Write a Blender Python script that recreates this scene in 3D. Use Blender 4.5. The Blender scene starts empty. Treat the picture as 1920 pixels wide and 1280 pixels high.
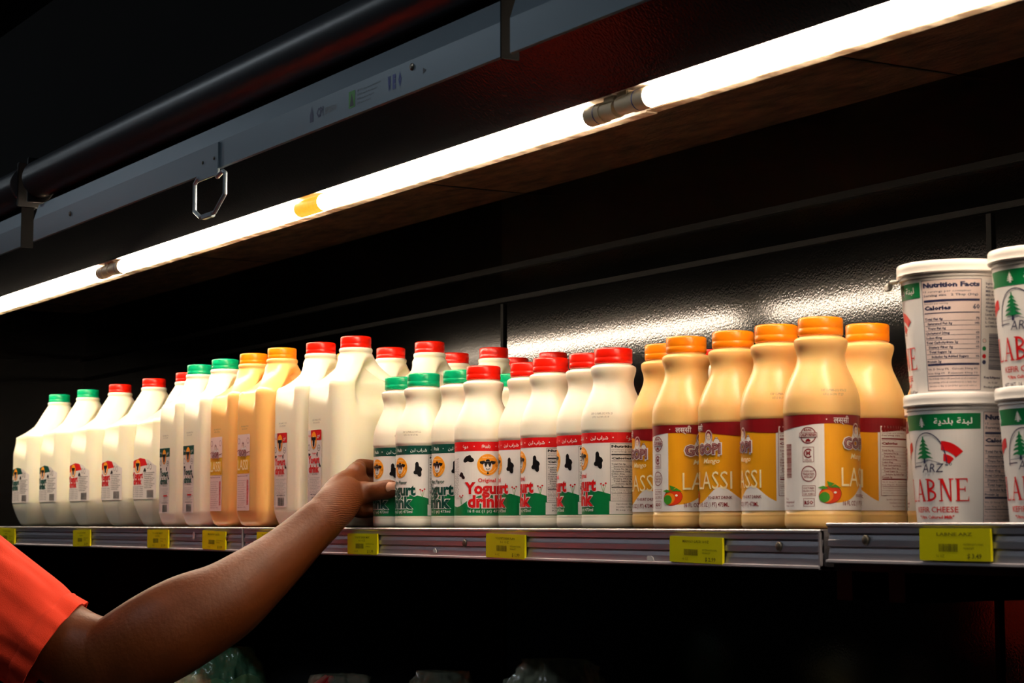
import bpy, bmesh, math, random
from math import sin, cos, pi, atan2, sqrt, asin, radians
from mathutils import Vector, Matrix, noise
random.seed(7)
SC = bpy.context.scene
COL = SC.collection

# ------------------------------------------------------------------ camera, world, exposure
CAM = Vector((2.0, -1.08, 1.3045))          # stands in the aisle, level with the shelf top (shelf top z = 1.300)
YAW, PITCH, FPX = radians(30.86), radians(5.2346), 3733.33
FW = Vector((-cos(YAW)*cos(PITCH), sin(YAW)*cos(PITCH), sin(PITCH)))
RT = Vector((sin(YAW), cos(YAW), 0)); UP = RT.cross(FW)
cd = bpy.data.cameras.new('camera'); cam = bpy.data.objects.new('camera', cd); COL.objects.link(cam)
cd.sensor_width = 36.0; cd.lens = FPX*36/1920; cd.clip_start = .05; cd.clip_end = 60
cam.matrix_world = Matrix.Translation(CAM) @ Matrix((RT, UP, -FW)).transposed().to_4x4()
cd.dof.use_dof = True; cd.dof.focus_distance = 2.25; cd.dof.aperture_fstop = 20
SC.camera = cam
w = bpy.data.worlds.new('store'); SC.world = w; w.use_nodes = True
w.node_tree.nodes['Background'].inputs[0].default_value = (.5, .6, .8, 1)
w.node_tree.nodes['Background'].inputs[1].default_value = .004
SC.view_settings.view_transform = 'Standard'; SC.view_settings.look = 'None'
SC.view_settings.gamma = 1; SC.view_settings.use_curve_mapping = False
SC.view_settings.exposure = 0.0
TUBE = 68.0                                  # radiance of the fluorescent tubes
TUBE_COL = (1.0, .80, .60)
AISLE = 13.0                                 # radiance of the store's ceiling fixtures
AISLE_COL = (.82, .92, 1.0)

def at(px, py, Z):
    """world point seen at pixel px,py of the 1920x1280 frame at depth Z along the view axis"""
    return CAM + Z*(FW + RT*(px-960)/FPX + UP*(640-py)/FPX)
def WX(x): return x + CAM.x
def WY(y): return y + CAM.y
ST = 1.300                                   # shelf top

# ------------------------------------------------------------------ materials
def lin(c): 
    return tuple(((v/255+.055)/1.055)**2.4 if v > 10 else v/255/12.92 for v in c)
MC = {}
def mat(name, rgb, rough=.4, metal=0., spec=.5, sss=0., sssr=(1, .6, .35), bump=0, bscale=100, emit=None, estr=0, coat=0, alpha=1, trans=0, var=0, vscale=20, vcol=None, bdetail=2, stretch=None):
    if name in MC: return MC[name]
    m = bpy.data.materials.new(name); m.use_nodes = True; MC[name] = m
    nt = m.node_tree; b = nt.nodes['Principled BSDF']
    c = lin(rgb); b.inputs['Base Color'].default_value = (*c, 1)
    b.inputs['Roughness'].default_value = rough; b.inputs['Metallic'].default_value = metal
    b.inputs['Specular IOR Level'].default_value = spec
    if sss:
        b.inputs['Subsurface Weight'].default_value = sss; b.inputs['Subsurface Radius'].default_value = sssr
        b.inputs['Subsurface Scale'].default_value = .012
    if coat: b.inputs['Coat Weight'].default_value = coat; b.inputs['Coat Roughness'].default_value = .1
    b.inputs['Alpha'].default_value = alpha; b.inputs['Transmission Weight'].default_value = trans
    if emit: b.inputs['Emission Color'].default_value = (*emit, 1); b.inputs['Emission Strength'].default_value = estr
    if bump or var:
        tc = nt.nodes.new('ShaderNodeTexCoord'); mp = nt.nodes.new('ShaderNodeMapping')
        nt.links.new(tc.outputs['Object'], mp.inputs[0])
        if stretch: mp.inputs['Scale'].default_value = stretch
    if bump:
        n = nt.nodes.new('ShaderNodeTexNoise'); n.inputs['Scale'].default_value = bscale; n.inputs['Detail'].default_value = bdetail
        bp = nt.nodes.new('ShaderNodeBump'); bp.inputs['Strength'].default_value = 1; bp.inputs['Distance'].default_value = bump
        nt.links.new(mp.outputs[0], n.inputs['Vector']); nt.links.new(n.outputs['Fac'], bp.inputs['Height']); nt.links.new(bp.outputs[0], b.inputs['Normal'])
    if var:
        n = nt.nodes.new('ShaderNodeTexNoise'); n.inputs['Scale'].default_value = vscale; n.inputs['Detail'].default_value = 6
        r = nt.nodes.new('ShaderNodeValToRGB'); r.color_ramp.elements[0].position = .5-var*.5; r.color_ramp.elements[1].position = .5+var*.5
        r.color_ramp.elements[0].color = (*lin(vcol), 1); r.color_ramp.elements[1].color = (*c, 1)
        nt.links.new(mp.outputs[0], n.inputs['Vector']); nt.links.new(n.outputs['Fac'], r.inputs[0]); nt.links.new(r.outputs[0], b.inputs['Base Color'])
    return m
def ink(name, rgb, rough=.38): return mat('print_'+name, rgb, rough)
I = dict(white=ink('white', (236, 232, 228)), black=ink('black', (18, 16, 18)), red=ink('red', (214, 18, 22)), green=ink('green', (0, 118, 62)),
         dark=ink('dark_green', (4, 70, 58)), orange=ink('orange', (250, 160, 30)), amber=ink('amber', (240, 165, 20)), maroon=ink('maroon', (130, 12, 20)),
         cream=ink('cream', (255, 238, 190)), grey=ink('grey', (120, 118, 116)), mango=ink('mango_red', (226, 60, 20)), mango2=ink('mango_orange', (240, 130, 20)),
         leaf=ink('leaf_green', (60, 140, 40)), navy=ink('navy', (40, 44, 80)), pink=ink('pink', (238, 215, 208)), yellow=ink('price_yellow', (222, 214, 10), .3),
         ygreen=ink('price_ink', (90, 86, 20)), lyell=ink('label_yellow', (242, 192, 40)), tan=ink('skin_print', (240, 214, 190)), blue=ink('blue_print', (30, 50, 130)),
         stamp=ink('stamp_grey', (130, 116, 100)), film=ink('film_grey', (228, 220, 212)))
HDPE = mat('milk_white_plastic', (244, 236, 216), .33, sss=.25, sssr=(1, .8, .55))
JUGW = mat('milk_jug_plastic', (254, 247, 218), .3, sss=.35, sssr=(1, .8, .5))
MANG = mat('mango_drink_plastic', (246, 198, 126), .3, sss=.3, sssr=(1, .6, .25))
MANJ = mat('mango_jug_plastic', (252, 198, 120), .28, sss=.3, sssr=(1, .6, .25))
CAPM = dict(red=mat('cap_red', (228, 26, 6), .3, sss=.1), green=mat('cap_green', (0, 160, 108), .3, sss=.1), orange=mat('cap_orange', (255, 140, 10), .32, sss=.1))
TUBP = mat('tub_white_plastic', (238, 232, 226), .3)
BLACKP = mat('black_enamel', (7, 7, 7), .25, bump=.0002, bscale=260)
WALLM = mat('black_textured_wall', (2, 2, 2), .09, spec=.4, bump=.000062, bscale=380, bdetail=1)
RUST = mat('rusty_ceiling', (132, 96, 74), .75, var=.5, vscale=52, vcol=(48, 36, 28), bump=.002, bscale=140, stretch=(.35, 1, 1))
ALU = mat('brushed_aluminium', (178, 174, 180), .38, metal=.6, bump=.00001, bscale=180, stretch=(.1, 1, 3))
ALUD = mat('groove_aluminium', (96, 94, 98), .38, metal=.8)
DARKM = mat('dark_metal', (20, 20, 21), .45, metal=.3)
CHAN = mat('white_channel', (236, 228, 218), .4)
CHAND = mat('dirty_channel_lip', (236, 218, 190), .5, var=.2, vscale=40, vcol=(150, 126, 100))
ENDC = mat('tube_end_metal', (196, 180, 152), .45)
GBAR = mat('grey_curtain_aluminium', (118, 132, 142), .32, metal=.35)
ROLL = mat('curtain_fabric_roll', (44, 47, 51), .36, spec=.4)
SCREWM = mat('screw_metal', (120, 112, 100), .4, metal=.8)
SKIN = mat('brown_skin', (100, 49, 15), .5, spec=.3, sss=.1, sssr=(1, .35, .15), bump=.0004, bscale=230, bdetail=4, var=.5, vscale=26, vcol=(84, 40, 12))
def add_creases(m, center, rad, period, amp):
    nt = m.node_tree; N = nt.nodes.new; Lk = nt.links.new; b = nt.nodes['Principled BSDF']; old = b.inputs['Normal'].links[0].from_node
    tc = N('ShaderNodeTexCoord'); d = N('ShaderNodeVectorMath'); d.operation = 'DISTANCE'; d.inputs[1].default_value = center; Lk(tc.outputs['Object'], d.inputs[0])
    mr = N('ShaderNodeMapRange'); mr.inputs[1].default_value = rad*.45; mr.inputs[2].default_value = rad; mr.inputs[3].default_value = 1; mr.inputs[4].default_value = 0; Lk(d.outputs['Value'], mr.inputs[0])
    wv = N('ShaderNodeTexWave'); wv.bands_direction = 'Z'; wv.inputs['Scale'].default_value = .314/period; wv.inputs['Distortion'].default_value = 5; wv.inputs['Detail'].default_value = 2; wv.inputs['Detail Scale'].default_value = .6; Lk(tc.outputs['Object'], wv.inputs[0])
    mu = N('ShaderNodeMath'); mu.operation = 'MULTIPLY'; Lk(mr.outputs[0], mu.inputs[0]); Lk(wv.outputs['Fac'], mu.inputs[1])
    bp = N('ShaderNodeBump'); bp.inputs['Distance'].default_value = amp; Lk(mu.outputs[0], bp.inputs['Height']); Lk(old.outputs[0], bp.inputs['Normal']); Lk(bp.outputs[0], b.inputs['Normal'])
NAILM = mat('fingernail', (205, 150, 122), .3)
SHIRT = mat('coral_cotton', (236, 58, 20), .85, bump=.0004, bscale=900)
TUBEM = mat('glowing_tube', (255, 255, 255), .4, emit=TUBE_COL, estr=TUBE)
TUBEB = mat('glowing_tape', (200, 120, 20), .4, emit=(1.0, .42, .03), estr=1.3, var=.4, vscale=120, vcol=(60, 20, 5))  # orange tape on the tube; its glow is added emission
LAMPM = mat('aisle_lamp_glow', (255, 255, 255), .4, emit=AISLE_COL, estr=AISLE)

# ------------------------------------------------------------------ object helpers
def link(name, me, m=None, parent=None, smooth=False, ang=None):
    ms = m if isinstance(m, (list, tuple)) else ([m] if m else [])
    if not len(me.materials):
        for x in ms: me.materials.append(x)
    if smooth:
        me.polygons.foreach_set('use_smooth', [True]*len(me.polygons))
        if ang: me.set_sharp_from_angle(angle=radians(ang))
    o = bpy.data.objects.new(name, me); COL.objects.link(o)
    if parent: o.parent = parent
    return o
def fin(bm, name, m, parent=None, smooth=False, ang=None):
    bmesh.ops.recalc_face_normals(bm, faces=bm.faces)
    me = bpy.data.meshes.new(name); bm.to_mesh(me); bm.free()
    return link(name, me, m, parent, smooth, ang)
def tag(o, label, cat, group=None, kind=None):
    if label: o['label'] = label
    if cat: o['category'] = cat
    if group: o['group'] = group
    if kind: o['kind'] = kind
    return o
def thing(name, loc, label, cat, rz=0, group=None):
    o = bpy.data.objects.new(name, None); COL.objects.link(o); o.empty_display_size = .02
    o.location = loc; o.rotation_euler = (0, 0, rz); return tag(o, label, cat, group)
def copy_tree(root, loc, rz, label, group=None):
    r = root.copy(); COL.objects.link(r); r.location = loc; r.rotation_euler = (0, 0, rz); r['label'] = label
    if group: r['group'] = group
    for ch in list(root.children):
        c = ch.copy(); COL.objects.link(c); c.parent = r
        for g in ch.children:
            d = g.copy(); COL.objects.link(d); d.parent = c
    return r
def box(bm, x0, x1, y0, y1, z0, z1, bev=0, mi=0):
    n0 = len(bm.faces)
    r = bmesh.ops.create_cube(bm, size=1)
    for v in r['verts']:
        v.co = Vector((x0+(v.co.x+.5)*(x1-x0), y0+(v.co.y+.5)*(y1-y0), z0+(v.co.z+.5)*(z1-z0)))
    fs = {f for v in r['verts'] for f in v.link_faces}
    for f in fs: f.material_index = mi
    if bev:
        es = list({e for v in r['verts'] for e in v.link_edges})
        q = bmesh.ops.bevel(bm, geom=es, offset=bev, segments=2, affect='EDGES')
        for f in q['faces']: f.material_index = mi
def lathe(bm, prof, n=64, cx=0, cy=0, cz=0, mi=0, close=True):
    rings = []
    for r, z in prof:
        rings.append([bm.verts.new((cx+r*cos(2*pi*k/n), cy+r*sin(2*pi*k/n), cz+z)) for k in range(n)])
    for a, b in zip(rings, rings[1:]):
        for k in range(n):
            f = bm.faces.new((a[k], a[(k+1) % n], b[(k+1) % n], b[k])); f.material_index = mi
    if close:
        for rg in (rings[0], rings[-1]):
            f = bm.faces.new(rg); f.material_index = mi
def cyl(bm, p, q, r, n=24, mi=0, caps=True, r2=None):
    p, q = Vector(p), Vector(q); d = (q-p).normalized(); r2 = r if r2 is None else r2
    a = d.orthogonal().normalized(); b = d.cross(a)
    R0 = [bm.verts.new(p+r*(a*cos(2*pi*k/n)+b*sin(2*pi*k/n))) for k in range(n)]
    R1 = [bm.verts.new(q+r2*(a*cos(2*pi*k/n)+b*sin(2*pi*k/n))) for k in range(n)]
    for k in range(n):
        f = bm.faces.new((R0[k], R0[(k+1) % n], R1[(k+1) % n], R1[k])); f.material_index = mi
    if caps:
        bm.faces.new(R0).material_index = mi; bm.faces.new(R1).material_index = mi
def prism_x(bm, prof, x0, x1, mi=0):
    """closed (y,z) outline extruded along x"""
    A = [bm.verts.new((x0, y, z)) for y, z in prof]; B = [bm.verts.new((x1, y, z)) for y, z in prof]
    n = len(prof)
    for k in range(n):
        bm.faces.new((A[k], A[(k+1) % n], B[(k+1) % n], B[k])).material_index = mi
    bm.faces.new(A).material_index = mi; bm.faces.new(B).material_index = mi

# ------------------------------------------------------------------ flat artwork that is wrapped on bottles, tubs, jugs, tags (units: mm)
TCACHE = {}
def text_geo(s, off, res):
    key = (s, off, res)
    if key in TCACHE: return TCACHE[key]
    cu = bpy.data.curves.new('t', 'FONT'); cu.body = s; cu.size = 1; cu.resolution_u = res; cu.offset = off; cu.fill_mode = 'FRONT'
    o = bpy.data.objects.new('t', cu); COL.objects.link(o)
    dg = bpy.context.evaluated_depsgraph_get(); dg.update()
    me = bpy.data.meshes.new_from_object(o.evaluated_get(dg))
    vs = [(v.co.x, v.co.y) for v in me.vertices]; fs = [tuple(p.vertices) for p in me.polygons]
    bpy.data.objects.remove(o); bpy.data.curves.remove(cu); bpy.data.meshes.remove(me)
    TCACHE[key] = (vs, fs); return TCACHE[key]
class Art:
    def __init__(s): s.P = []; s.mats = []     # items: verts, faces, mat index, layer
    def mi(s, m):
        m = I[m] if isinstance(m, str) else m
        if m not in s.mats: s.mats.append(m)
        return s.mats.index(m)
    def poly(s, pts, m, l=1): s.P.append((list(pts), [tuple(range(len(pts)))], s.mi(m), l)); return s
    def rect(s, x0, x1, y0, y1, m, l=1): return s.poly([(x0, y0), (x1, y0), (x1, y1), (x0, y1)], m, l)
    def rrect(s, x0, x1, y0, y1, r, m, l=1):
        pts = []
        for cx, cy, a in ((x1-r, y1-r, 0), (x0+r, y1-r, 90), (x0+r, y0+r, 180), (x1-r, y0+r, 270)):
            for k in range(5): t = radians(a+k*22.5); pts.append((cx+r*cos(t), cy+r*sin(t)))
        return s.poly(pts, m, l)
    def ell(s, cx, cy, rx, ry, m, l=1, n=28, rot=0):
        c, d = cos(rot), sin(rot); pts = []
        for k in range(n):
            x, y = rx*cos(2*pi*k/n), ry*sin(2*pi*k/n); pts.append((cx+x*c-y*d, cy+x*d+y*c))
        return s.poly(pts, m, l)
    def ring(s, cx, cy, r, t, m, l=1, a0=0, a1=360, n=32, ry=None):
        ry = r if ry is None else ry; vs = []; fs = []
        for k in range(n+1):
            a = radians(a0+(a1-a0)*k/n); vs += [(cx+(r-t)*cos(a), cy+(ry-t)*sin(a)), (cx+r*cos(a), cy+ry*sin(a))]
            if k: fs.append((2*k-2, 2*k-1, 2*k+1, 2*k))
        s.P.append((vs, fs, s.mi(m), l)); return s
    def frame(s, x0, x1, y0, y1, t, m, l=1):
        s.rect(x0, x1, y0, y0+t, m, l); s.rect(x0, x1, y1-t, y1, m, l); s.rect(x0, x0+t, y0+t, y1-t, m, l); return s.rect(x1-t, x1, y0+t, y1-t, m, l)
    def line(s, pts, t, m, l=1):
        for (ax, ay), (bx, by) in zip(pts, pts[1:]):
            L = sqrt((bx-ax)**2+(by-ay)**2) or 1; nx, ny = -(by-ay)/L*t/2, (bx-ax)/L*t/2
            s.poly([(ax+nx, ay+ny), (ax-nx, ay-ny), (bx-nx, by-ny), (bx+nx, by+ny)], m, l)
        return s
    def text(s, t, x, y, h, m, l=2, w=None, align='l', off=0., res=1, rot=0, shear=0., arc=None):
        vs, fs = text_geo(t, off, res)
        if not vs: return s
        k = h/.72; x0 = min(v[0] for v in vs); x1 = max(v[0] for v in vs); W = (x1-x0)*k
        sx = k*(w/W) if w else k; W = w or W
        ox = {'l': 0, 'c': -W/2, 'r': -W}[align]; out = []; c, d = cos(radians(rot)), sin(radians(rot))
        for vx, vy in vs:
            px, py = (vx-x0)*sx+ox+shear*vy*k, vy*k
            out.append((x+px*c-py*d, y+px*d+py*c))
        s.P.append((out, fs, s.mi(m), l)); return s
    def blob(s, cx, cy, sc, seed, m='black', l=2, sy=1.0):
        rr = random.Random(seed); ph = [rr.uniform(0, 6.28) for _ in range(3)]; pts = []
        for k in range(26):
            a = 2*pi*k/26; r = sc*(1+.32*sin(2*a+ph[0])+.22*sin(3*a+ph[1])+.1*sin(5*a+ph[2])); pts.append((cx+r*cos(a), cy+sy*r*sin(a)))
        return s.poly(pts, m, l)
    def barcode(s, x0, x1, y0, y1, m='black', l=2, seed=1, vert=False):
        rr = random.Random(seed); a, b = (y0, y1) if vert else (x0, x1); p = a
        while p < b:
            t = rr.choice((.25, .4, .6)); 
            if p+t > b: break
            if vert: s.rect(x0, x1, p, p+t, m, l)
            else: s.rect(p, p+t, y0, y1, m, l)
            p += t+rr.choice((.25, .35, .5))
        return s
    def build(s, name, wrap, parent=None, step=3.0, thick=.00013):
        bm = bmesh.new(); big = bmesh.new(); ly = 'ly'
        for B in (bm, big): B.faces.layers.int.new(ly)
        for vs, fs, mi, l in s.P:
            xs = [v[0] for v in vs]; wide = (max(xs)-min(xs)) > step and (len(fs) < 60)
            B = big if wide else bm; L = B.faces.layers.int[ly]
            V = [B.verts.new((x, y, l*.01)) for x, y in vs]
            for f in fs:
                try: F = B.faces.new([V[i] for i in f])
                except ValueError: continue
                F.material_index = mi; F[L] = l
        if len(big.verts):
            x0 = min(v.co.x for v in big.verts); x1 = max(v.co.x for v in big.verts); x = math.floor(x0/step)*step+step
            while x < x1:
                bmesh.ops.bisect_plane(big, geom=big.verts[:]+big.edges[:]+big.faces[:], dist=1e-6, plane_co=(x, 0, 0), plane_no=(1, 0, 0)); x += step
        tmp = bpy.data.meshes.new('tmp'); big.to_mesh(tmp); big.free(); bm.from_mesh(tmp); bpy.data.meshes.remove(tmp)
        for v in bm.verts: v.co = wrap(v.co.x, v.co.y, round(v.co.z*100)*thick)
        bmesh.ops.triangulate(bm, faces=[f for f in bm.faces if len(f.verts) > 4])
        me = bpy.data.meshes.new(name); bm.to_mesh(me); bm.free()
        for m in s.mats: me.materials.append(m)
        # face outwards
        return link(name, me, None, parent)
def wrap_cyl(rf):
    def f(u, v, o):
        r0 = rf(40)*1000; r = rf(v)+o; a = u/r0; return Vector((r*sin(a), -r*cos(a), v*.001))
    return f
def wrap_flat(y=0.):
    return lambda u, v, o: Vector((u*.001, y-o, v*.001))

def nutrition(A, x0, x1, y0, y1, l=2, big='Calories', c='black', bg=None, full=True):
    W = x1-x0; H = y1-y0
    if bg: A.rect(x0, x1, y0, y1, bg, l-1)
    A.frame(x0, x1, y0, y1, .35, c, l)
    ix, ex = x0+1.3, x1-1.3; wi = ex-ix
    def row(f): return y1-H*f
    A.text('Nutrition Facts', ix, row(.068), H*.042, c, l, w=wi, off=.055)
    A.text('15 servings per container' if full else 'servings per container', ix, row(.115), H*.019, c, l, w=wi*.85)
    A.text('Serving size   2 Tbsp (30g)' if full else 'Serving size', ix, row(.15), H*.02, c, l, w=wi*(.97 if full else .6), off=.015)
    A.rect(ix, ex, row(.2), row(.18), c, l)
    A.text('Amount per serving', ix, row(.222), H*.014, c, l, w=wi*.45)
    A.text(big, ix, row(.272), H*.036, c, l, w=wi*.5, off=.05)
    A.text('60' if full else '', ex, row(.272), H*.045, c, l, align='r', off=.02) if full else None
    A.rect(ix, ex, row(.306), row(.298), c, l)
    rows = ['Total Fat 4g|7%', ' Saturated Fat 3g|14%', ' Trans Fat 0g|', 'Cholesterol 20mg|6%', 'Sodium 45mg|2%', 'Total Carbohydrate 2g|1%', ' Dietary Fiber 0g|0%', ' Total Sugars 1g|', '  Includes 0g Added Sugars|0%', 'Protein 2g|']
    for i, t in enumerate(rows):
        y = row(.365+i*.0425); a, b = t.split('|'); ind = len(a)-len(a.lstrip())
        A.text(a.strip(), ix+ind*wi*.05, y, H*.021, c, l, w=min(wi*.8, len(a.strip())*wi*.029), off=.03)
        if b: A.text(b, ex, y, H*.02, c, l, align='r', off=.03)
        A.rect(ix, ex, y-H*.011, y-H*.008, c, l)
    A.rect(ix, ex, row(.775), row(.76), c, l)
    A.text('Vit. D 0mcg 0%   Calcium 50mg 4%', ix, row(.815), H*.018, c, l, w=wi*.97)
    A.text('Iron 0mg 0%   Potassium 60mg 1%', ix, row(.853), H*.018, c, l, w=wi*.97)
    A.rect(ix, ex, row(.872), row(.866), c, l)
    for i, t in enumerate(('The % Daily Value tells you how much a nutrient', 'in a serving of food contributes to a daily diet', 'calories a day is used for general advice')):
        A.text(t, ix, row(.9+i*.033), H*.014, c, l, w=wi*.95)
def cow(A, cx, cy, r, l=2):
    A.ell(cx, cy, r, r, 'orange', l); k = r/12
    A.ring(cx, cy, r*.8, .35*k, 'cream', l+1, 200, 340)
    A.text('FARM FRESH', cx, cy+r*.62, 1.7*k, 'cream', l+1, w=r*1.0, align='c')
    A.ell(cx, cy-1*k, 5.2*k, 6.4*k, 'white', l+1)
    A.poly([(cx-4.2*k, cy+3.4*k), (cx+4.2*k, cy+3.4*k), (cx+3.6*k, cy-.5*k), (cx+2.2*k, cy-3.4*k), (cx+1.2*k, cy-.5*k), (cx, cy+1.4*k), (cx-1.2*k, cy-.5*k), (cx-2.2*k, cy-3.4*k), (cx-3.6*k, cy-.5*k)], 'black', l+2)
    for sg in (-1, 1):
        A.poly([(cx+sg*3*k, cy+4.4*k), (cx+sg*5*k, cy+4.6*k), (cx+sg*9.2*k, cy+3.6*k), (cx+sg*8.4*k, cy+1.2*k), (cx+sg*5.5*k, cy+.2*k), (cx+sg*4*k, cy+1.6*k)][::sg], 'black', l+2)
        A.ell(cx+sg*1.3*k, cy-4.6*k, .6*k, .5*k, 'black', l+3, 10)
    A.poly([(cx-2.8*k, cy+3.6*k), (cx-1.4*k, cy+6*k), (cx+1.4*k, cy+6*k), (cx+2.8*k, cy+3.6*k)], 'black', l+2)
    A.ell(cx, cy-3.9*k, 2.8*k, 1.6*k, 'white', l+2, 16); A.ring(cx, cy-3.4*k, 2.4*k, .4*k, 'black', l+3, 200, 340, 8)
    A.poly([(cx-1.1*k, cy-10.5*k), (cx+1.1*k, cy-10.5*k), (cx+.5*k, cy-8*k), (cx, cy-7*k), (cx-.5*k, cy-8*k)], 'black', l+2)
    A.ring(cx+10*k, cy-1*k, 1.1*k, .3*k, 'black', l+2, n=10)
AR_SHARAB = '\ufee6\ufe92\ufedf \ufe8f\ufe8d\ufeae\ufeb7'
AR_DOOGH = '\ufecd\ufeed\ufea9'
AR_LABNE = '\ufe94\ufef3\ufeaa\ufee0\ufe91 \ufe94\ufee8\ufe92\ufedf'

def yogurt_label(kind):
    A = Art(); T = 'red' if kind == 'red' else 'dark'; C = 2*pi*32.6
    A.rect(-C/2, C/2, 13.5, 96.5, 'white', 1); A.rect(-C/2, C/2, 86, 96.5, T, 2)
    for u, t, ww in ((-2, 'Թան', 9.5), (-27, AR_DOOGH, 8), (26, AR_SHARAB, 20), (58, AR_DOOGH, 8), (86, 'Թան', 9.5), (-60, AR_SHARAB, 20), (-88, 'Թան', 8)):
        A.text(t, u, 89.3, 3.6, 'white', 3, w=ww, align='c', off=.02, res=2)
        A.ell(u+(15 if ww == 20 else 11.5), 91.2, .7, .7, 'white', 3, 10)
    # green hill
    pts = [(-C/2, 13.5), (C/2, 13.5)]
    for k in range(41):
        u = C/2-C*k/40; pts.append((u, 27.5+9*math.exp(-((u-24)/24)**2)+7*math.exp(-((u+6)/22)**2)-5*math.exp(-((u+40)/14)**2)))
    A.poly(pts, 'green', 2)
    cow(A, 0, 70.5, 12, 3)
    A.blob(-22.5, 77, 4.9, 3); A.blob(-32, 58.5, 3.5, 12); A.blob(-62, 72, 4.6, 8); A.blob(-84, 56, 4, 5)
    A.poly(catmull([(22.5, 76), (24.5, 77.3), (26.3, 75.5), (26.8, 72.3), (29.2, 70.8), (30.6, 68), (29.3, 65.2), (29.8, 62), (28.6, 59.8), (26.2, 60.2), (24.8, 62.4), (21.8, 62.6), (20.2, 64.2), (21, 66.6), (23.6, 68), (23.8, 70.6), (22.2, 73.2), (22.5, 76)], 3)[:-1], 'black', 3)
    A.text('Original' if kind == 'red' else 'Mint Flavor', -1, 51, 4.3, T, 4, w=20 if kind == 'red' else 25, align='c', off=.025, res=2)
    for t, x, y, h, ww in (('Yogurt', -2, 38.2, 12.6, 50), ('drink', -2, 23.2, 13.2, 42)):
        A.text(t, x, y, h, 'white', 4, w=ww+3, align='c', off=.1, res=2); A.text(t, x, y, h, T, 6, w=ww, align='c', off=.045, res=2, shear=0)
    A.text('16 fl oz (1 pt) 473ml', -2, 17, 3.3, 'white', 4, w=42, align='c', off=.01, res=2)
    for u, z in ((-33, 31), (31, 40), (-70, 33)):
        for dx, h in ((-2.6, 4.5), (0, 3.2), (2.4, 5)):
            A.line([(u, z-5), (u+dx, z+h-1)], .35, 'leaf', 3); A.ell(u+dx, z+h, 1.1, .9, 'red', 3, 10)
    nutrition(A, 38, 82, 27, 85, 4, full=False, bg='white')
    for i, t in enumerate(('Ingredients: Grade A pasteurized', 'nonfat milk, cultures, salt', 'Keep refrigerated')): A.text(t, 44, 23.5-i*3, 1.7, 'black', 4, w=34)
    A.rect(37, 83, 14, 27, 'white', 3)
    for i, t in enumerate(('Keep refrigerated', 'Shake well before serving', 'Live and active cultures', 'Gluten free')): A.text(t, -38-i*2.6, 32, 1.5, 'black', 3, w=46, rot=90)
    A.barcode(-54, -49, 34, 62, 'black', 3, 4, vert=True)
    return A
def wavy(u, C=207): return 87.5+2.6*sin((u+22)/19.0)
def lassi_logo(A, cx, z, k=1., l=5):
    # head-scarfed woman with a pot above the lettering
    A.ell(cx+1*k, z+15*k, 4.6*k, 7*k, 'white', l); A.ell(cx+1*k, z+16.4*k, 3.4*k, 4.4*k, 'maroon', l+1); A.ell(cx+1*k, z+15.2*k, 2.5*k, 3.5*k, 'tan', l+2)
    A.poly([(cx-6*k, z+8*k), (cx-3.5*k, z+13*k), (cx+1*k, z+11*k), (cx+5*k, z+12.5*k), (cx+8*k, z+8*k)], 'white', l+1)
    A.ring(cx+1*k, z+15*k, 4.7*k, .35*k, 'maroon', l+3, n=24, ry=7*k)
    A.ell(cx+.1*k, z+15.9*k, .45*k, .25*k, 'black', l+3, 8); A.ell(cx+2*k, z+15.9*k, .45*k, .25*k, 'black', l+3, 8); A.ell(cx+1*k, z+13.3*k, .7*k, .25*k, 'red', l+3, 8)
    A.ell(cx+10*k, z+10.5*k, 3.3*k, 3.1*k, 'white', l); A.ring(cx+10*k, z+10.5*k, 3.3*k, .35*k, 'maroon', l+1, n=20); A.ell(cx+10*k, z+14*k, 1.6*k, .9*k, 'white', l); A.ring(cx+10*k, z+14*k, 1.6*k, .3*k, 'maroon', l+1, n=14, ry=.9*k)
    A.line([(cx+10*k, z+7.4*k), (cx+13*k, z+4*k), (cx+12*k, z-3*k)], 2.2*k, 'white', l)
    A.text('GOPI', cx, z-.2*k, 9.3*k, 'white', l+2, w=31*k, align='c', off=.11, res=2)
    A.text('GOPI', cx, z, 9.1*k, 'maroon', l+4, w=28.5*k, align='c', off=.05, res=2); A.text('GOPI', cx, z+.1*k, 9*k, 'pink', l+6, w=27.4*k, align='c', off=-.012, res=2)
    A.text('GOPI', cx, z+.1*k, 9*k, 'maroon', l+7, w=27.2*k, align='c', off=-.03, res=2)
def mango_fruit(A, cx, cy, k=1., l=4):
    A.ell(cx, cy, 10*k, 7.6*k, 'maroon', l, rot=.25); A.ell(cx, cy, 9.6*k, 7.2*k, 'mango', l+1, rot=.25)
    A.ell(cx-3.4*k, cy-1.2*k, 6*k, 5.2*k, 'mango2', l+2, rot=.5); A.ell(cx-5*k, cy-2*k, 4.4*k, 4.4*k, 'leaf', l+3, rot=.6); A.ell(cx+4*k, cy+2*k, 1.3*k, 1*k, 'white', l+3, 10)
    A.poly([(cx-1*k, cy+5.6*k), (cx-6*k, cy+7.6*k), (cx-10.5*k, cy+6.2*k), (cx-6*k, cy+4.6*k)], 'leaf', l+3)
    A.poly([(cx-1*k, cy+6*k), (cx+4*k, cy+9*k), (cx+9.5*k, cy+5.6*k), (cx+4*k, cy+6.2*k)], 'leaf', l+3)
    A.poly([(cx-1*k, cy+6.4*k), (cx-3*k, cy+11.6*k), (cx+3.5*k, cy+9.6*k)], 'leaf', l+3)
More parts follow.
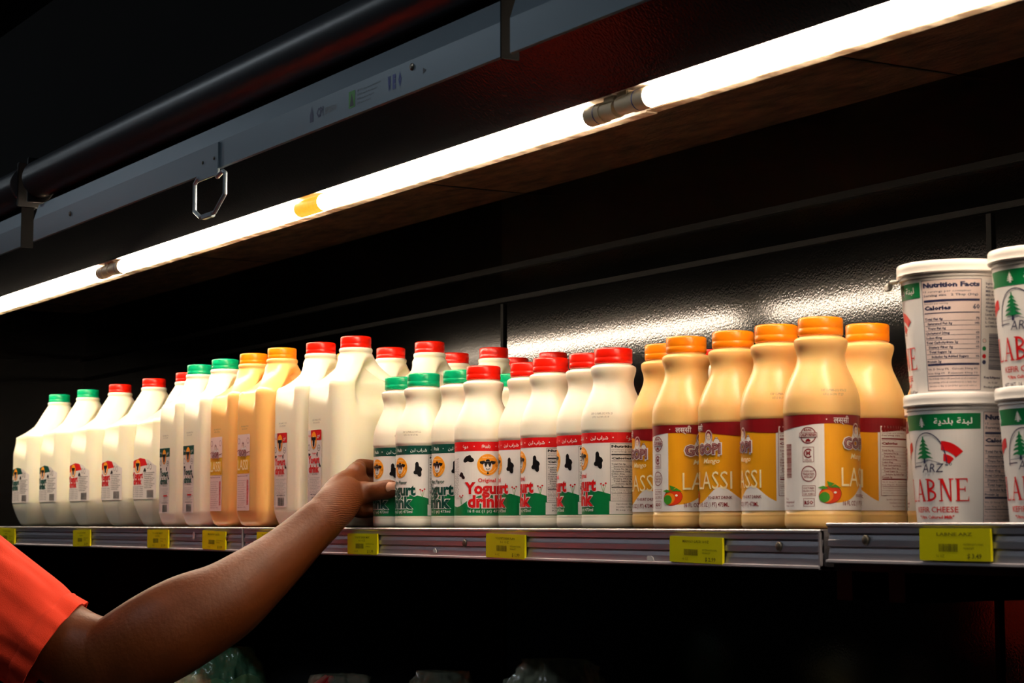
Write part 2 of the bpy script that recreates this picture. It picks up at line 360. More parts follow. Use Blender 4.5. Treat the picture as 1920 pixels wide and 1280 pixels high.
def lassi_label():
    A = Art(); C = 2*pi*32.6
    A.rect(-C/2, C/2, 16, 98.5, 'amber', 1)
    A.rect(-C/2, 2, 16, 98.5, 'white', 2); A.rect(71, C/2, 16, 98.5, 'white', 2)
    n = 60; pts = [(C/2, 98.5), (-C/2, 98.5)]+[(-C/2+C*k/n, wavy(-C/2+C*k/n)) for k in range(n+1)]; A.poly(pts, 'maroon', 3)
    pts = [(2, 16), (71, 16)]+[(71-69*k/30, 22+16*math.exp(-((71-69*k/30-47)/17)**2)) for k in range(31)]; A.poly(pts, 'white', 3)
    A.text('लस्सी', 17.5, 90.5, 5, 'white', 5, w=15, align='c', off=.01, res=2); A.ell(4, 93.5, .6, .6, 'white', 4, 8)
    A.text('लस्सी', -70, 90.5, 5, 'white', 5, w=15, align='c', off=.01, res=2)
    lassi_logo(A, 33, 69, 1.)
    A.text('Mango', 36, 60, 4.6, 'cream', 4, w=19, align='c', shear=.35, off=.01, res=2)
    A.text('LASSI', 37, 36.2, 17, 'cream', 5, w=41, align='c', off=-.004, res=2)
    A.text('YOGURT DRINK', 45, 27, 2.7, 'maroon', 5, w=25, align='c', off=.02); A.text('16 FL OZ (1 PT) 473ML', 36, 20, 4.0, 'maroon', 5, w=37, align='c', off=.01, res=2)
    mango_fruit(A, 6.5, 29)
    # seals on the white panel
    A.ring(-12, 80, 7.2, .8, 'maroon', 4); A.rect(-20, -4, 78.3, 82.3, 'white', 5); A.frame(-20, -4, 78.3, 82.3, .4, 'maroon', 6); A.text('CALIFORNIA', -12, 79.3, 2.3, 'maroon', 6, w=14.5, align='c', off=.04)
    A.text('REAL', -12, 83.6, 1.9, 'maroon', 5, w=7, align='c', off=.03); A.blob(-12, 75.6, 1.6, 3, 'maroon', 5)
    A.frame(-17, -7, 57, 70, .35, 'maroon', 4); A.ring(-12, 64.5, 4, 1, 'maroon', 4, 40, 320); A.text('M', -12, 62.8, 3.6, 'maroon', 4, align='c', off=.03); A.text('HALAL', -12, 58, 1.6, 'maroon', 4, w=7, align='c')
    A.ring(-12, 47, 6.8, .7, 'maroon', 4); A.text('COWS NOT', -12, 48.3, 1.8, 'maroon', 4, w=10, align='c', off=.02); A.text('TREATED', -12, 45.8, 1.8, 'maroon', 4, w=10.5, align='c', off=.02); A.text('WITH rBST', -12, 43.3, 1.8, 'maroon', 4, w=9, align='c', off=.02)
    A.frame(-18, -6, 28, 37, .35, 'maroon', 4)
    for i, t in enumerate(('CULTURED', 'PRODUCTS', 'CA 92831')): A.text(t, -12, 34-i*2.5, 1.5, 'maroon', 4, w=10, align='c', off=.02)
    A.frame(-17, -7, 19, 26, .35, 'maroon', 4); A.text('RSO', -12, 21, 3, 'maroon', 4, w=8, align='c', off=.03)
    A.barcode(-38, -30, 44, 73, 'maroon', 4, 9, vert=True); A.text('Keep', -40, 25, 2, 'maroon', 4, w=5); A.text('Refrigerated', -40, 22, 2, 'maroon', 4, w=13, off=.02); A.text('Shake well', -40, 19, 1.6, 'maroon', 4, w=12)
    nutrition(A, 73, 109, 29, 91, 4, full=False, c='maroon', bg='white')
    for i, t in enumerate(('Ingredients: cultured milk, mango pulp, sugar', 'Distributed by Cultured Foods Inc.', 'Keep refrigerated at all times')): A.text(t, 102, 25-i*3, 1.5, 'maroon', 4, w=24-3*i, align='r')
    return A
def stamp_art(seed=0, c='stamp', w=26):
    A = Art(); rr = random.Random(seed)
    A.text('EXP 12-MAR-2021 RT6 '+str(rr.randint(20, 30)), 0, 3.6, 2.2, c, 1, w=w, align='c'); A.text('0711 0-190 17:'+str(rr.randint(10, 59)), -1, 0, 2.2, c, 1, w=w*.78, align='c'); return A
def cedar(A, cx, zb, h, l, c='green'):
    A.poly([(cx-1.1, zb), (cx+1.3, zb), (cx+.6, zb+h*.4), (cx-.5, zb+h*.4)], 'navy' if c == 'green' else c, l)
    for i, (f, w) in enumerate(((.17, .74), (.33, .66), (.48, .52), (.62, .38), (.76, .24))):
        z = zb+h*f; W = w*h
        A.poly([(cx-W*.55, z), (cx-W*.2, z+h*.03), (cx, z-h*.01), (cx+W*.25, z+h*.035), (cx+W*.6, z-h*.005), (cx+W*.44, z+h*.07), (cx+W*.16, z+h*.14), (cx+W*.1, z+h*.24), (cx-W*.08, z+h*.24), (cx-W*.14, z+h*.13), (cx-W*.42, z+h*.08)], c, l+1)
def serif_text(A, t, x, y, h, ww, m, l):
    """tall lettering with slab serifs drawn in strokes (units mm)"""
    n = len(t); cw = ww/n; s = cw*.17; th = .9
    def S(cx, cy, a=.28): A.rect(cx-cw*a, cx+cw*a, cy, cy+th, m, l)
    for i, ch in enumerate(t):
        X = x+i*cw; L_, R_ = X+cw*.16, X+cw*.84; B, T = y, y+h
        if ch == 'L': A.rect(L_, L_+s, B, T, m, l); A.rect(L_, R_, B, B+th, m, l); A.poly([(R_-th, B), (R_, B), (R_, B+h*.25)], m, l); S(L_+s/2, T-th, .2)
        if ch == 'A':
            c = X+cw/2; A.poly([(c-cw*.4, B), (c-cw*.34, B), (c+.3, T-1.5), (c-.2, T)], m, l); A.poly([(c+cw*.22, B), (c+cw*.42, B), (c+cw*.05, T), (c-cw*.08, T-.6)], m, l); A.rect(c-cw*.27, c+cw*.28, B+h*.3, B+h*.3+th, m, l); S(c-cw*.36, B, .15); S(c+cw*.32, B, .17)
        if ch == 'B':
            A.rect(L_, L_+s, B, T, m, l); A.ring(L_+s*.6, B+h*.745, cw*.5, cw*.13, m, l, -90, 90, 14, ry=h*.255); A.ring(L_+s*.6, B+h*.265, cw*.58, cw*.14, m, l, -90, 90, 14, ry=h*.265); S(L_+s*.3, T-th, .14); S(L_+s*.3, B, .14)
        if ch == 'N': A.rect(L_, L_+s*.5, B, T, m, l); A.rect(R_-s*.5, R_, B, T, m, l); A.poly([(L_-.3, T), (L_+s*1.1, T), (R_, B-.2), (R_-s*.6, B)], m, l); S(L_, B, .14); S(R_, T-th, .14); S(L_, T-th, .12)
        if ch == 'E':
            A.rect(L_, L_+s, B, T, m, l); A.rect(L_-1, R_, B, B+th, m, l); A.rect(L_-1, R_-.8, T-th, T, m, l); A.rect(L_, R_-2.2, B+h*.5, B+h*.5+th, m, l)
            A.poly([(R_-.9, B), (R_+.5, B), (R_+.3, B+h*.24)], m, l); A.poly([(R_-1.8, T), (R_-.6, T), (R_-.6, T-h*.22)], m, l); A.rect(R_-3, R_-2.3, B+h*.42, B+h*.64, m, l)
def tub_label():
    A = Art(); C = 2*pi*42
    A.rect(-C/2, C/2, 1.5, 90, 'white', 1)
    A.rect(-62, 11.5, 77, 89, 'green', 2)
    for u, ww in ((-9, 29),): A.text(AR_LABNE, u, 81, 4.6, 'white', 3, w=ww, align='c', off=.02, res=2)
    cedar(A, -35, 79, 8, 3, 'white'); cedar(A, -60, 79, 8, 3, 'white')
    A.ring(-31.5, 50.5, 17.5, .8, 'navy', 3, 0, 180, 40, ry=24.5); A.rect(-49, -48.2, 47, 51, 'navy', 3)
    cedar(A, -35, 51, 21, 3)
    A.line([(-50, 48.5), (-42, 49), (-39, 49)], .7, 'navy', 3); A.line([(-16, 49.6), (-13.5, 49.4)], .8, 'navy', 3); A.ring(-11.5, 50, 1.1, .4, 'navy', 3, n=12)
    A.line([(-47, 51.5), (-38, 52), (-30, 53.5), (-20, 51)], .35, 'navy', 3)
    A.text('ARZ', -28, 44, 7, 'navy', 4, w=20, align='c', shear=.2, off=-.004, res=2)
    # red fan arcs at the right of the arch
    A.ring(-19, 46, 22, 7, 'red', 3, 38, 88, 18); A.ring(-17.5, 46, 12, 5.5, 'red', 3, 42, 86, 10)
    A.ring(-50, 46, 22, 7, 'red', 3, 95, 140, 14)
    serif_text(A, 'LABNE', -63, 21.5, 17.5, 67, 'red', 4)
    A.text('KEFIR CHEESE', -28.5, 13, 4.4, 'red', 3, w=44, align='c', off=.01, res=2); A.text('"Ultra Cultured Milk"', -28.5, 8.2, 2.4, 'red', 3, w=37, align='c', off=.03)
    A.text('NET WT. 16 oz (1 LB) 453gr', -27, 2.2, 3.2, 'navy', 3, w=54, align='c', off=.01, res=2)
    nutrition(A, 13.5, 59, 4, 90, 3, c='navy', bg='pink')
    for i in range(14): A.text(('Ingredients: Cultured', 'Pasteurized Grade A', 'Milk and Cream, whey', 'Milk Protein, salt', 'salt and Pectin.', 'Allergen: Contains milk', 'Available Bacteria', 'Yogurt and Probiotic', 'Lactis, B. Thermoph', 'L. Acidophilus', 'L. Casei, Lactobac', 'and Bifidobacterium', '', '')[i], 62.5, 85.5-i*3.0, 1.8, 'navy', 3, w=None, off=.02)
    A.barcode(66, 80, 20, 48, 'navy', 3, 5, vert=True)
    for z, c in ((42, 'pink'), (36, 'green'), (30, 'red'), (25.5, 'navy')): A.ell(61.8, z, 1.7, 1.7, c, 3, 14)
    A.ring(61.8, 42, 1.7, .3, 'grey', 4, n=12)
    A.text('Keep Refrigerated', 62, 13, 1.8, 'navy', 3, w=17, off=.03); A.text('At 35-38F', 66, 9, 1.6, 'navy', 3, w=10); A.text('Product of USA', 62, 5.5, 1.7, 'navy', 3, w=17, off=.02)
    A.rect(-100, -92, 4, 12, 'grey', 3)
    return A
def half_gallon_label(kind):
    A = Art(); T = 'red' if kind == 'red' else 'dark'
    A.rrect(-21, 21, 0, 97, 1.2, 'film', 1); A.rect(-21, 21, 84, 97, T, 2) if kind == 'green' else A.rrect(-10, 21, 84, 97, 1, T, 2)
    A.text(AR_DOOGH, 13, 88.5, 4, 'white', 3, w=8, align='c', off=.03); A.text('Թան', -14, 88.5, 3, 'white' if kind == 'green' else T, 3, w=7, align='c', off=.02)
    A.ell(-1, 84, 8.2, 11, 'orange', 3); A.ell(-1, 82, 4.4, 7, 'white', 4); A.poly([(-8, 88), (6, 88), (5, 84), (2, 84), (1.5, 78), (-1, 75), (-3.5, 78), (-4, 84), (-7, 84)], 'black', 5)
    A.ring(14, 74, 4, .6, T if kind == 'green' else 'black', 3, n=16); A.text('REAL', 14, 73, 2, 'black', 3, w=6, align='c'); A.ring(-15, 75, 4, .6, 'black', 3, n=16)
    A.blob(-14, 66, 2.3, 4, l=3); A.blob(9, 66, 2.2, 6, l=3); A.text('Original' if kind == 'red' else '', 0, 66.5, 2.2, T, 3, w=12, align='c', off=.03) if kind == 'red' else None
    A.text('Yogurt', 0, 55, 9, T, 4, w=33, align='c', off=.04, res=2); A.text('drink', 0, 43.5, 9.5, T, 4, w=30, align='c', off=.04, res=2); A.blob(17, 52, 2.3, 9, l=3)
    A.text('Mint Flavor' if kind == 'green' else 'Kefir', 4, 40, 1.8, T if kind == 'green' else 'black', 3, w=16, align='c')
    for i in range(12): A.text(('Ingredients: Grade A pasteurized milk', 'live and active yogurt cultures', 'salt, pectin, natural flavor', 'Contains: Milk. Gluten free', 'Keep refrigerated, shake well', 'Serve chilled. Best within', 'seven days after opening', 'Distributed by', 'Cultured Dairy Foods Co.', 'Los Angeles, CA 90001', 'Perishable', 'www.example')[i][:34], -11, 36-i*1.9, 1.15, 'black', 3, w=29-(i % 3)*4)
    for i in range(4): A.text('Nutrition Facts Serving size 1 cup Calories 110 Total Fat', -19+i*1.9, 3, 1.1, 'black', 3, w=44-3*i, rot=90)
    if kind == 'green': A.rect(-2, 14, 25, 27, 'red', 4)
    A.text('HALF GALLON (1.89L)', 4, 14.5, 1.9, 'red' if kind == 'red2' else 'black', 3, w=26, align='c', off=.02); A.barcode(-6, 14, 2, 12.5, 'black', 3, 3)
    return A
def lassi_jug_label():
    A = Art(); A.rrect(-21, 21, 0, 103, 2, 'pink', 1); A.rect(-21, 21, 50, 74, 'lyell', 2)
    A.poly([(-21, 74), (21, 74), (21, 79), (10, 77), (0, 80), (-10, 83), (-21, 80)], 'pink', 3); A.line([(-21, 80.5), (-10, 83), (0, 80.5), (10, 77.5), (21, 79.5)], 1, 'maroon', 4)
    lassi_logo(A, -2, 74.5, .85, 4); A.ring(-16, 94, 4, .6, 'maroon', 3, n=16); A.ring(15, 94, 4, .6, 'maroon', 3, n=16)
    A.text('LASSI', -1, 55, 14, 'cream', 5, w=35, align='c', off=0.01, res=2); A.text('16', 16, 50.8, 2.5, 'maroon', 4); A.text('Mango flavored yogurt drink', -2, 46, 1.8, 'maroon', 3, w=34, align='c', off=.02)
    for i in range(13): A.text(('Ingredients: Cultured pasteurized milk,', 'mango pulp, cane sugar, pectin', 'Contains live active cultures', 'Keep refrigerated. Shake well', 'Distributed by Cultured Foods', 'NUTRITION FACTS', 'Serving size 8 fl oz', 'Calories 160', 'Total Fat 4g  Sodium 90mg', 'Carbohydrate 28g Sugars 26g', 'Protein 6g  Calcium 20%', 'Vitamin A 4%  Iron 0%', 'Half Gallon 1.89L')[i], -18, 40-i*3.0, 1.5, 'maroon', 3, w=27-(i % 3)*3)
    A.barcode(12, 18, 8, 42, 'red', 3, 6, vert=True); return A
def gallon_label(kind):
    A = Art(); T = 'red' if kind == 'red' else 'dark'
    A.poly([(-55, 0), (58, 0), (58, 52), (30, 62), (-8, 66), (-55, 60)], 'film', 1); A.poly([(-55, 50), (-55, 60), (-8, 66), (14, 64), (25, 54)], T, 2)
    A.ell(-18, 53, 12, 11, 'orange', 3); A.ell(-18, 51, 6, 7, 'white', 4); A.poly([(-27, 58), (-9, 58), (-11, 53), (-14, 53), (-15, 47), (-18, 45), (-21, 47), (-22, 53), (-25, 53)], 'black', 5)
    A.text('Yogurt', -18, 34, 9.5, T, 4, w=48, align='c', off=.05, res=2); A.text('drink', -18, 24, 9.5, T, 4, w=38, align='c', off=.05, res=2); A.blob(14, 46, 4, 3, l=3); A.blob(-44, 40, 4, 7, l=3)
    A.ring(28, 52, 4.5, .8, 'black', 3, n=16); A.ring(40, 51, 4.5, .8, 'black', 3, n=16)
    for i in range(9): A.text(('Ingredients: Grade A pasteurized milk', 'live and active yogurt cultures', 'salt, pectin, natural flavor', 'Contains: Milk. Gluten free', 'Keep refrigerated, shake well', 'Serve chilled after opening', 'Distributed by Cultured Foods', 'Los Angeles, CA 90001', 'ONE GALLON (3.78L)')[i], 12, 41-i*3, 1.7, 'black', 3, w=42-(i % 3)*5, off=.02)
    A.barcode(24, 52, 2, 14, 'black', 3, 3)
    for j in range(3):
        for i in range(6): A.text('Total Fat 5g 8%', -50+j*20, 19-i*3.1, 1.6, 'black', 3, w=17, off=.01)
    return A

# ------------------------------------------------------------------ containers
def small_bottle(name, body_m, cap_c, lab_mesh, loc, rz, label, cat, group):
    t = thing(name, loc, label, cat, rz, group)
    for nm, me in (('bottle_body', BODY[body_m]), ('cap', CAPS[cap_c]), ('label', lab_mesh)): link(nm, me, None, t)
    return t
def mesh_of(bm, name, m, ang=40):
    bmesh.ops.recalc_face_normals(bm, faces=bm.faces)
    me = bpy.data.meshes.new(name); bm.to_mesh(me); bm.free(); me.materials.append(m)
    me.polygons.foreach_set('use_smooth', [True]*len(me.polygons)); me.set_sharp_from_angle(angle=radians(ang)); return me
def catmull(pts, sub=6):
    out = []
    for i in range(len(pts)-1):
        p0, p1, p2, p3 = pts[max(i-1, 0)], pts[i], pts[i+1], pts[min(i+2, len(pts)-1)]
        for k in range(sub):
            t = k/sub
            out.append(tuple(.5*((2*b)+(-a+c)*t+(2*a-5*b+4*c-d)*t*t+(-a+3*b-3*c+d)*t**3) for a, b, c, d in zip(p0, p1, p2, p3)))
    out.append(pts[-1]); return out
def bottle_profile():
    low = [(28, 0), (31.5, .6), (33, 3), (33.2, 6), (33.2, 10), (32.9, 11.6), (33.2, 12.6), (32.6, 13.4), (32.6, 40), (32.6, 70), (32.6, 97), (33.3, 98), (33.5, 100.5)]
    top = catmull([(33.5, 101), (33.4, 107), (32.8, 114), (31, 121), (28.3, 128), (25.2, 135), (22.2, 142), (20.9, 148), (21.3, 153), (22.9, 158.5), (23.4, 162), (23.0, 164.5), (20.6, 166.2)], 4)
    return [(r*.001, z*.001) for r, z in low+top+[(18.6, 166.8), (18.6, 168.4)]]
def cap_mesh(name, m, z0=.168, r=.0196, h=.0158):
    bm = bmesh.new(); n = 96; prof = [(r-.0006, 0), (r, .0006), (r, h*.34), (r-.0002, h*.36), (r-.0002, h*.42), (r, h*.44), (r, h-.0018), (r-.0006, h-.0006), (r-.0022, h), (r-.006, h), (r-.0065, h-.0004)]
    lathe(bm, [(a, b+z0) for a, b in prof], n)
    bm.verts.ensure_lookup_table()
    for i in range(5, 8):                      # fine knurling on the upper skirt
        for k in range(0, n, 2):
            v = bm.verts[i*n+k]; v.co.x *= .986; v.co.y *= .986
    return mesh_of(bm, name, m, 50)
BODY = {}; CAPS = {}
for k, m in (('white', HDPE), ('mango', MANG)):
    bm = bmesh.new(); lathe(bm, bottle_profile(), 72); BODY[k] = mesh_of(bm, 'bottle_body', m, 60)
for k in CAPM: CAPS[k] = cap_mesh('cap', CAPM[k])
def keep_mesh(o):
    me = o.data; bpy.data.objects.remove(o); return me
rf = lambda v: .0327
LABM = {'red': keep_mesh(yogurt_label('red').build('label', wrap_cyl(rf))), 'green': keep_mesh(yogurt_label('green').build('label', wrap_cyl(rf))), 'lassi': keep_mesh(lassi_label().build('label', wrap_cyl(rf)))}
def srf(v): return .0337-(max(0, v-112)*.00012)
def stamp_mesh(seed, u, z, w=24):
    A = stamp_art(seed, w=w)
    return keep_mesh(A.build('date_stamp', lambda x, y, o: wrap_cyl(lambda v: .0338 if v < 108 else (.0338-(v-108)**1.55*.00004))(x+u, y+z, o)))
def turn(X, Y, u0, r=33.):
    """rotation that brings label coordinate u0 to face the camera from X,Y (camera-relative)"""
    return atan2(-X, Y) - u0/r
small = [  # x, y (relative to camera), kind, u0, stamp, label
 (-2.1735, 1.1390, 'green', 34, (6, 108), 'small white yogurt drink bottle with green cap gripped between the thumb and fingers', None),
 (-2.1045, 1.1336, 'green', 32, (-14, 110), 'small green-capped yogurt drink bottle just right of the thumb tip'),
 (-2.0383, 1.1464, 'green', 30, None, 'small green-capped yogurt drink bottle between the second one and the red-capped one facing front'),
 (-1.9708, 1.1396, 'red', -5, None, 'red-capped small yogurt drink bottle showing the full cow badge and word Original'),
 (-1.9058, 1.1596, 'red', 47, None, 'small red-capped yogurt drink bottle squeezed just right of the bottle with the full cow badge'),
 (-1.8372, 1.1470, 'red', 43, None, 'small yogurt drink bottle with the third front red cap, between two half-hidden ones'),
 (-1.7693, 1.1509, 'red', 48, None, 'small yogurt drink bottle with red cap, half hidden by the rightmost white one'),
 (-1.7024, 1.1389, 'red', 42, (-12, 113), 'rightmost small white yogurt drink bottle with red cap, next to the mango bottles'),
 (-1.6368, 1.1567, 'lassi', 66, None, 'leftmost small mango lassi bottle, touching the last white yogurt bottle'),
 (-1.5605, 1.1288, 'lassi', 21, None, 'small mango lassi bottle with the mango fruit print turned left above the 2.99 tag'),
 (-1.4927, 1.1338, 'lassi', 60, None, 'small mango lassi bottle whose label shows the woman logo fully, third from the left'),
 (-1.4248, 1.1313, 'lassi', 73, (8, 117), 'small mango lassi bottle showing the nutrition panel edge, left of the tallest looking one'),
 (-1.3534, 1.1239, 'lassi', 0, (12, 116), 'nearest small mango lassi bottle with orange cap, at the right end of the front row'),
 (-1.3757, 1.1970, 'lassi', 64, None, 'mango lassi bottle standing behind the nearest one with nutrition facts turned to the front'),
 (-1.3690, 1.2785, 'lassi', 10, None, 'mango lassi bottle deep on the shelf, mostly hidden behind the labne tubs'),
 (-2.0600, 1.2300, 'green', 20, None, 'green-capped small yogurt bottle in the back row behind the bottle with the full cow badge'),
 (-1.7266, 1.2246, 'red', 30, None, 'red-capped small yogurt bottle in the back row behind the rightmost white bottle'),
 (-1.6604, 1.2404, 'red', 30, None, 'red-capped small yogurt bottle in the back row, left of the first mango bottle cap'),
]
for i, it in enumerate(small):
    X, Y, k, u0, st, lb = it[:6]
    body = 'mango' if k == 'lassi' else 'white'; cp = 'orange' if k == 'lassi' else k
    t = small_bottle('lassi_bottle' if k == 'lassi' else 'yogurt_bottle', body, cp, LABM[k], (WX(X), WY(Y), ST+.0004), turn(X, Y, u0), lb, 'bottle',
                     'small mango lassi bottles on the shelf' if k == 'lassi' else 'small yogurt drink bottles on the shelf')
    if st:
        s = link('date_stamp', stamp_mesh(i, u0+st[0], st[1]-2), None, t)

# jugs
def sm(a, b, x): t = min(1, max(0, (x-a)/(b-a))); return t*t*(3-2*t)
def rounded_pt(a, rc, s):
    """s in [0,1): point and outward normal on a rounded square of half size a; s=0 at the middle of the -Y face going towards +X"""
    fl = a-rc; per = 8*fl+2*pi*rc; d = (s % 1)*per
    segs = [('l', fl), ('c', pi*rc/2), ('l', 2*fl), ('c', pi*rc/2), ('l', 2*fl), ('c', pi*rc/2), ('l', 2*fl), ('c', pi*rc/2), ('l', fl)]
    ang = 0; q = 0
    for i, (ty, L) in enumerate(segs):
        if d <= L or i == 8: break
        d -= L
    face = (i+1)//2  # number of corners passed
    R = Matrix.Rotation(face*pi/2, 2)
    if ty == 'l':
        x = (d if i == 0 else d-fl); p = Vector((x, -a)); n = Vector((0, -1))
        p = R @ p; n = R @ n; return p, n
    R = Matrix.Rotation((face-1)*pi/2, 2); th = -pi/2+d/max(rc, 1e-6)
    p = R @ Vector((fl+rc*cos(th), -fl+rc*sin(th))); n = R @ Vector((cos(th), sin(th))); return p, n
def jug_mesh(name, W, rc, H, m, z_sh, zr0, depth, taper, base_in):
    a0 = W/2; neck = .0205; zn = H-.0215; bm = bmesh.new(); n = 128
    zs = [0, .0015, .004]+[.008+k*.004 for k in range(int((z_sh-.008)/.004)+1)]
    k = zs[-1]
    while k < zn-.001: k += .0025; zs.append(min(k, zn))
    zs += [zn+.001, zn+.004, zn+.006, zn+.0065]
    rings = []
    for z in zs:
        if z < taper: t = 1-z/taper; a = a0*(1-base_in*t**1.6); r = rc*(1+.35*t)
        else: a, r = a0, rc
        if z < .004: a -= .004*(1-z/.004)
        if z > z_sh-.01:
            t = min(1, (z-(z_sh-.01))/(zn-z_sh+.01)); te = t + .10*sin(pi*t); te = min(1, te*(1 if t > .12 else (t/.12)**.6))
            a = a0+(neck-a0)*te; r = rc+(a-rc)*sm(.0, .95, t) if t > 0 else rc; r = min(r, a*.9999)
        if z >= zn: a = neck+.0012*sin(pi*min(1, (z-zn)/.006)); r = a*.9999
        if z == zs[-1]: a = .0185; r = a*.9999
        R = []
        for j in range(n):
            s = j/n; p, nn = rounded_pt(a, r, s)
            q = Vector((p.x, p.y)); dd = 0
            top = 1-sm(z_sh+.010, zn-.004, z)
            w_here = a
            # +X face: distance from the handle corner (-Y end)
            for face in (0, 1):
                if face == 0: along, outn = p.y+w_here, nn.x
                else: along, outn = w_here-p.x, -nn.y
                zb = zr0-(.018*(along/(2*a)) if face == 0 else -.02*(along/(2*a)))
                mk = sm(.24*W, .24*W+.012, along)*(1-sm(.80*W, .97*W, along))*sm(zb, zb+.034, z)*top*sm(.35, .9, outn)
                dd = max(dd, mk*depth*(1 if face == 0 else .55))
            q -= nn*dd
            R.append(bm.verts.new((q.x, q.y, z)))
        rings.append(R)
    for A_, B_ in zip(rings, rings[1:]):
        for j in range(n): bm.faces.new((A_[j], A_[(j+1) % n], B_[(j+1) % n], B_[j]))
    bm.faces.new(rings[0]); bm.faces.new(rings[-1])
    return mesh_of(bm, name, m, 75)
def wrap_jug(W, rc, z0, u0):
    a = W/2; per = 8*(a-rc)+2*pi*rc
    def f(u, v, o):
        p, n = rounded_pt(a, rc, ((u+u0)*.001/per) % 1); p = p+n*(o+.0003); return Vector((p.x, p.y, z0+v*.001))
    return f
JH, GH = .2435, .250
JW, GW = .100, .148
HJ = {'white': jug_mesh('jug_body', JW, .021, JH, JUGW, .192, .146, .021, .022, .10), 'mango': jug_mesh('jug_body', JW, .021, JH, MANJ, .192, .146, .021, .022, .10)}
GJ = jug_mesh('jug_body', GW, .036, GH, JUGW, .178, .118, .016, .046, .17)
JCAP = {k: cap_mesh('cap', CAPM[k], JH-.0163) for k in CAPM}; GCAP = {k: cap_mesh('cap', CAPM[k], GH-.0163) for k in CAPM}
JL = {'red': keep_mesh(half_gallon_label('red').build('label', wrap_jug(JW, .021, .026, -15))), 'green': keep_mesh(half_gallon_label('green').build('label', wrap_jug(JW, .021, .020, -12))),
      'lassi': keep_mesh(lassi_jug_label().build('label', wrap_jug(JW, .021, .022, -11)))}
GL = {k: keep_mesh(gallon_label(k).build('label', wrap_jug(GW, .036, .044, -6))) for k in ('red', 'green')}
JST = keep_mesh(stamp_art(3, w=24).build('date_stamp', wrap_jug(JW, .021, .131, -8)))
def jug(X, Y, size, k, lb, rz=0, stamp=True, cap=None, group=None):
    gal = size == 'g'; mango = k == 'lassi'
    t = thing('mango_lassi_jug' if mango else 'yogurt_jug', (WX(X), WY(Y), ST+.0004), lb, 'jug', rz, group or ('gallon yogurt jugs at the left' if gal else 'half gallon jugs in the front row'))
    link('jug_body', GJ if gal else HJ['mango' if mango else 'white'], None, t)
    ck = cap or ('orange' if mango else k)
    link('cap', (GCAP if gal else JCAP)[ck], None, t); link('label', (GL if gal else JL)[k], None, t)
    if stamp and not gal: link('date_stamp', JST, None, t)
GY = 1.205
for X, k, lb in ((-3.700, 'green', 'farthest white gallon jug with green cap, at the left end of the row'), (-3.535, 'green', 'second white gallon jug from the left, green cap and green label'),
                 (-3.375, 'red', 'white gallon jug with red cap and red label, next to the two green-capped ones'), (-3.208, 'red', 'white gallon jug with red cap, fourth jug from the left end'),
                 (-3.054, 'red', 'last white gallon jug, its red cap half hidden by a green-capped jug')): jug(X, GY+(.004 if k == 'red' else 0), 'g', k, lb, rz=radians(random.uniform(-1, 1)))
for X, Y, k, lb in ((-2.8177, 1.1351, 'green', 'tall white half gallon jug with green cap beside the last gallon jug'), (-2.703, 1.1275, 'green', 'white half gallon jug with green cap touching the orange lassi jug'),
                    (-2.5930, 1.1247, 'lassi', 'left one of the two orange half gallon lassi jugs'), (-2.4905, 1.122, 'lassi', 'right one of the two orange half gallon lassi jugs'),
                    (-2.3885, 1.1320, 'red', 'white half gallon jug with red cap right of the orange lassi jugs'), (-2.2865, 1.1330, 'red', 'nearest white half gallon jug with red cap, just behind the reaching hand')):
    jug(X, Y, 'h', k, lb)
for X, Y, k, lb in ((-2.4085, 1.2467, 'red', 'second-row white half gallon jug whose red cap peeks over the nearest jug shoulder'), (-2.3030, 1.2496, 'red', 'second-row white half gallon jug showing its shoulders above the green-capped small bottles'),
                    (-2.4384, 1.3635, 'red', 'third-row half gallon jug with dark-looking red cap above the third green cap'), (-2.3364, 1.3673, 'red', 'third-row half gallon jug, red cap above the bottle with full cow badge'),
                    (-2.4634, 1.4770, 'red', 'fourth-row half gallon jug, red cap partly hidden left of the wall seam'), (-2.3589, 1.4770, 'red', 'fourth-row half gallon jug, dark red cap peeking behind a small red cap'),
                    (-2.5180, 1.2400, 'lassi', 'second-row orange lassi jug, only its orange cap edge showing')):
    jug(X, Y, 'h', k, lb, stamp=False, group='half gallon jugs in the rows behind')

# tubs
TS = 1.0235
def tub_meshes():
    bm = bmesh.new(); lathe(bm, [(r*.001, z*.001*TS) for r, z in ((36, 1.2), (37.4, 0), (38.3, .8), (38.6, 2), (45.2, 91), (45.3, 92), (46.2, 92.6), (46.2, 94), (45.4, 94.4), (45.6, 97), (44, 98))], 80); b = mesh_of(bm, 'tub_body', TUBP, 35)
    bm = bmesh.new(); lathe(bm, [(r*.001, z*.001*TS) for r, z in ((46.4, 95.5), (48.3, 95.6), (48.8, 96.6), (48.4, 98.5), (48.7, 100.5), (48.6, 104), (47.8, 105.2), (46.4, 105.4), (45.6, 104.6), (45.2, 102.6), (40, 102.4), (39, 103.1), (20, 103.1), (8, 103.1))], 96)
    return b, mesh_of(bm, 'lid', TUBP, 35)
TB, TL = tub_meshes()
TLAB = keep_mesh(tub_label().build('label', lambda u, v, o: Matrix.Diagonal((1, 1, TS)) @ wrap_cyl(lambda q: (38.62+6.6*(q-2)/89)*.001+.00015)(u, v, o)))
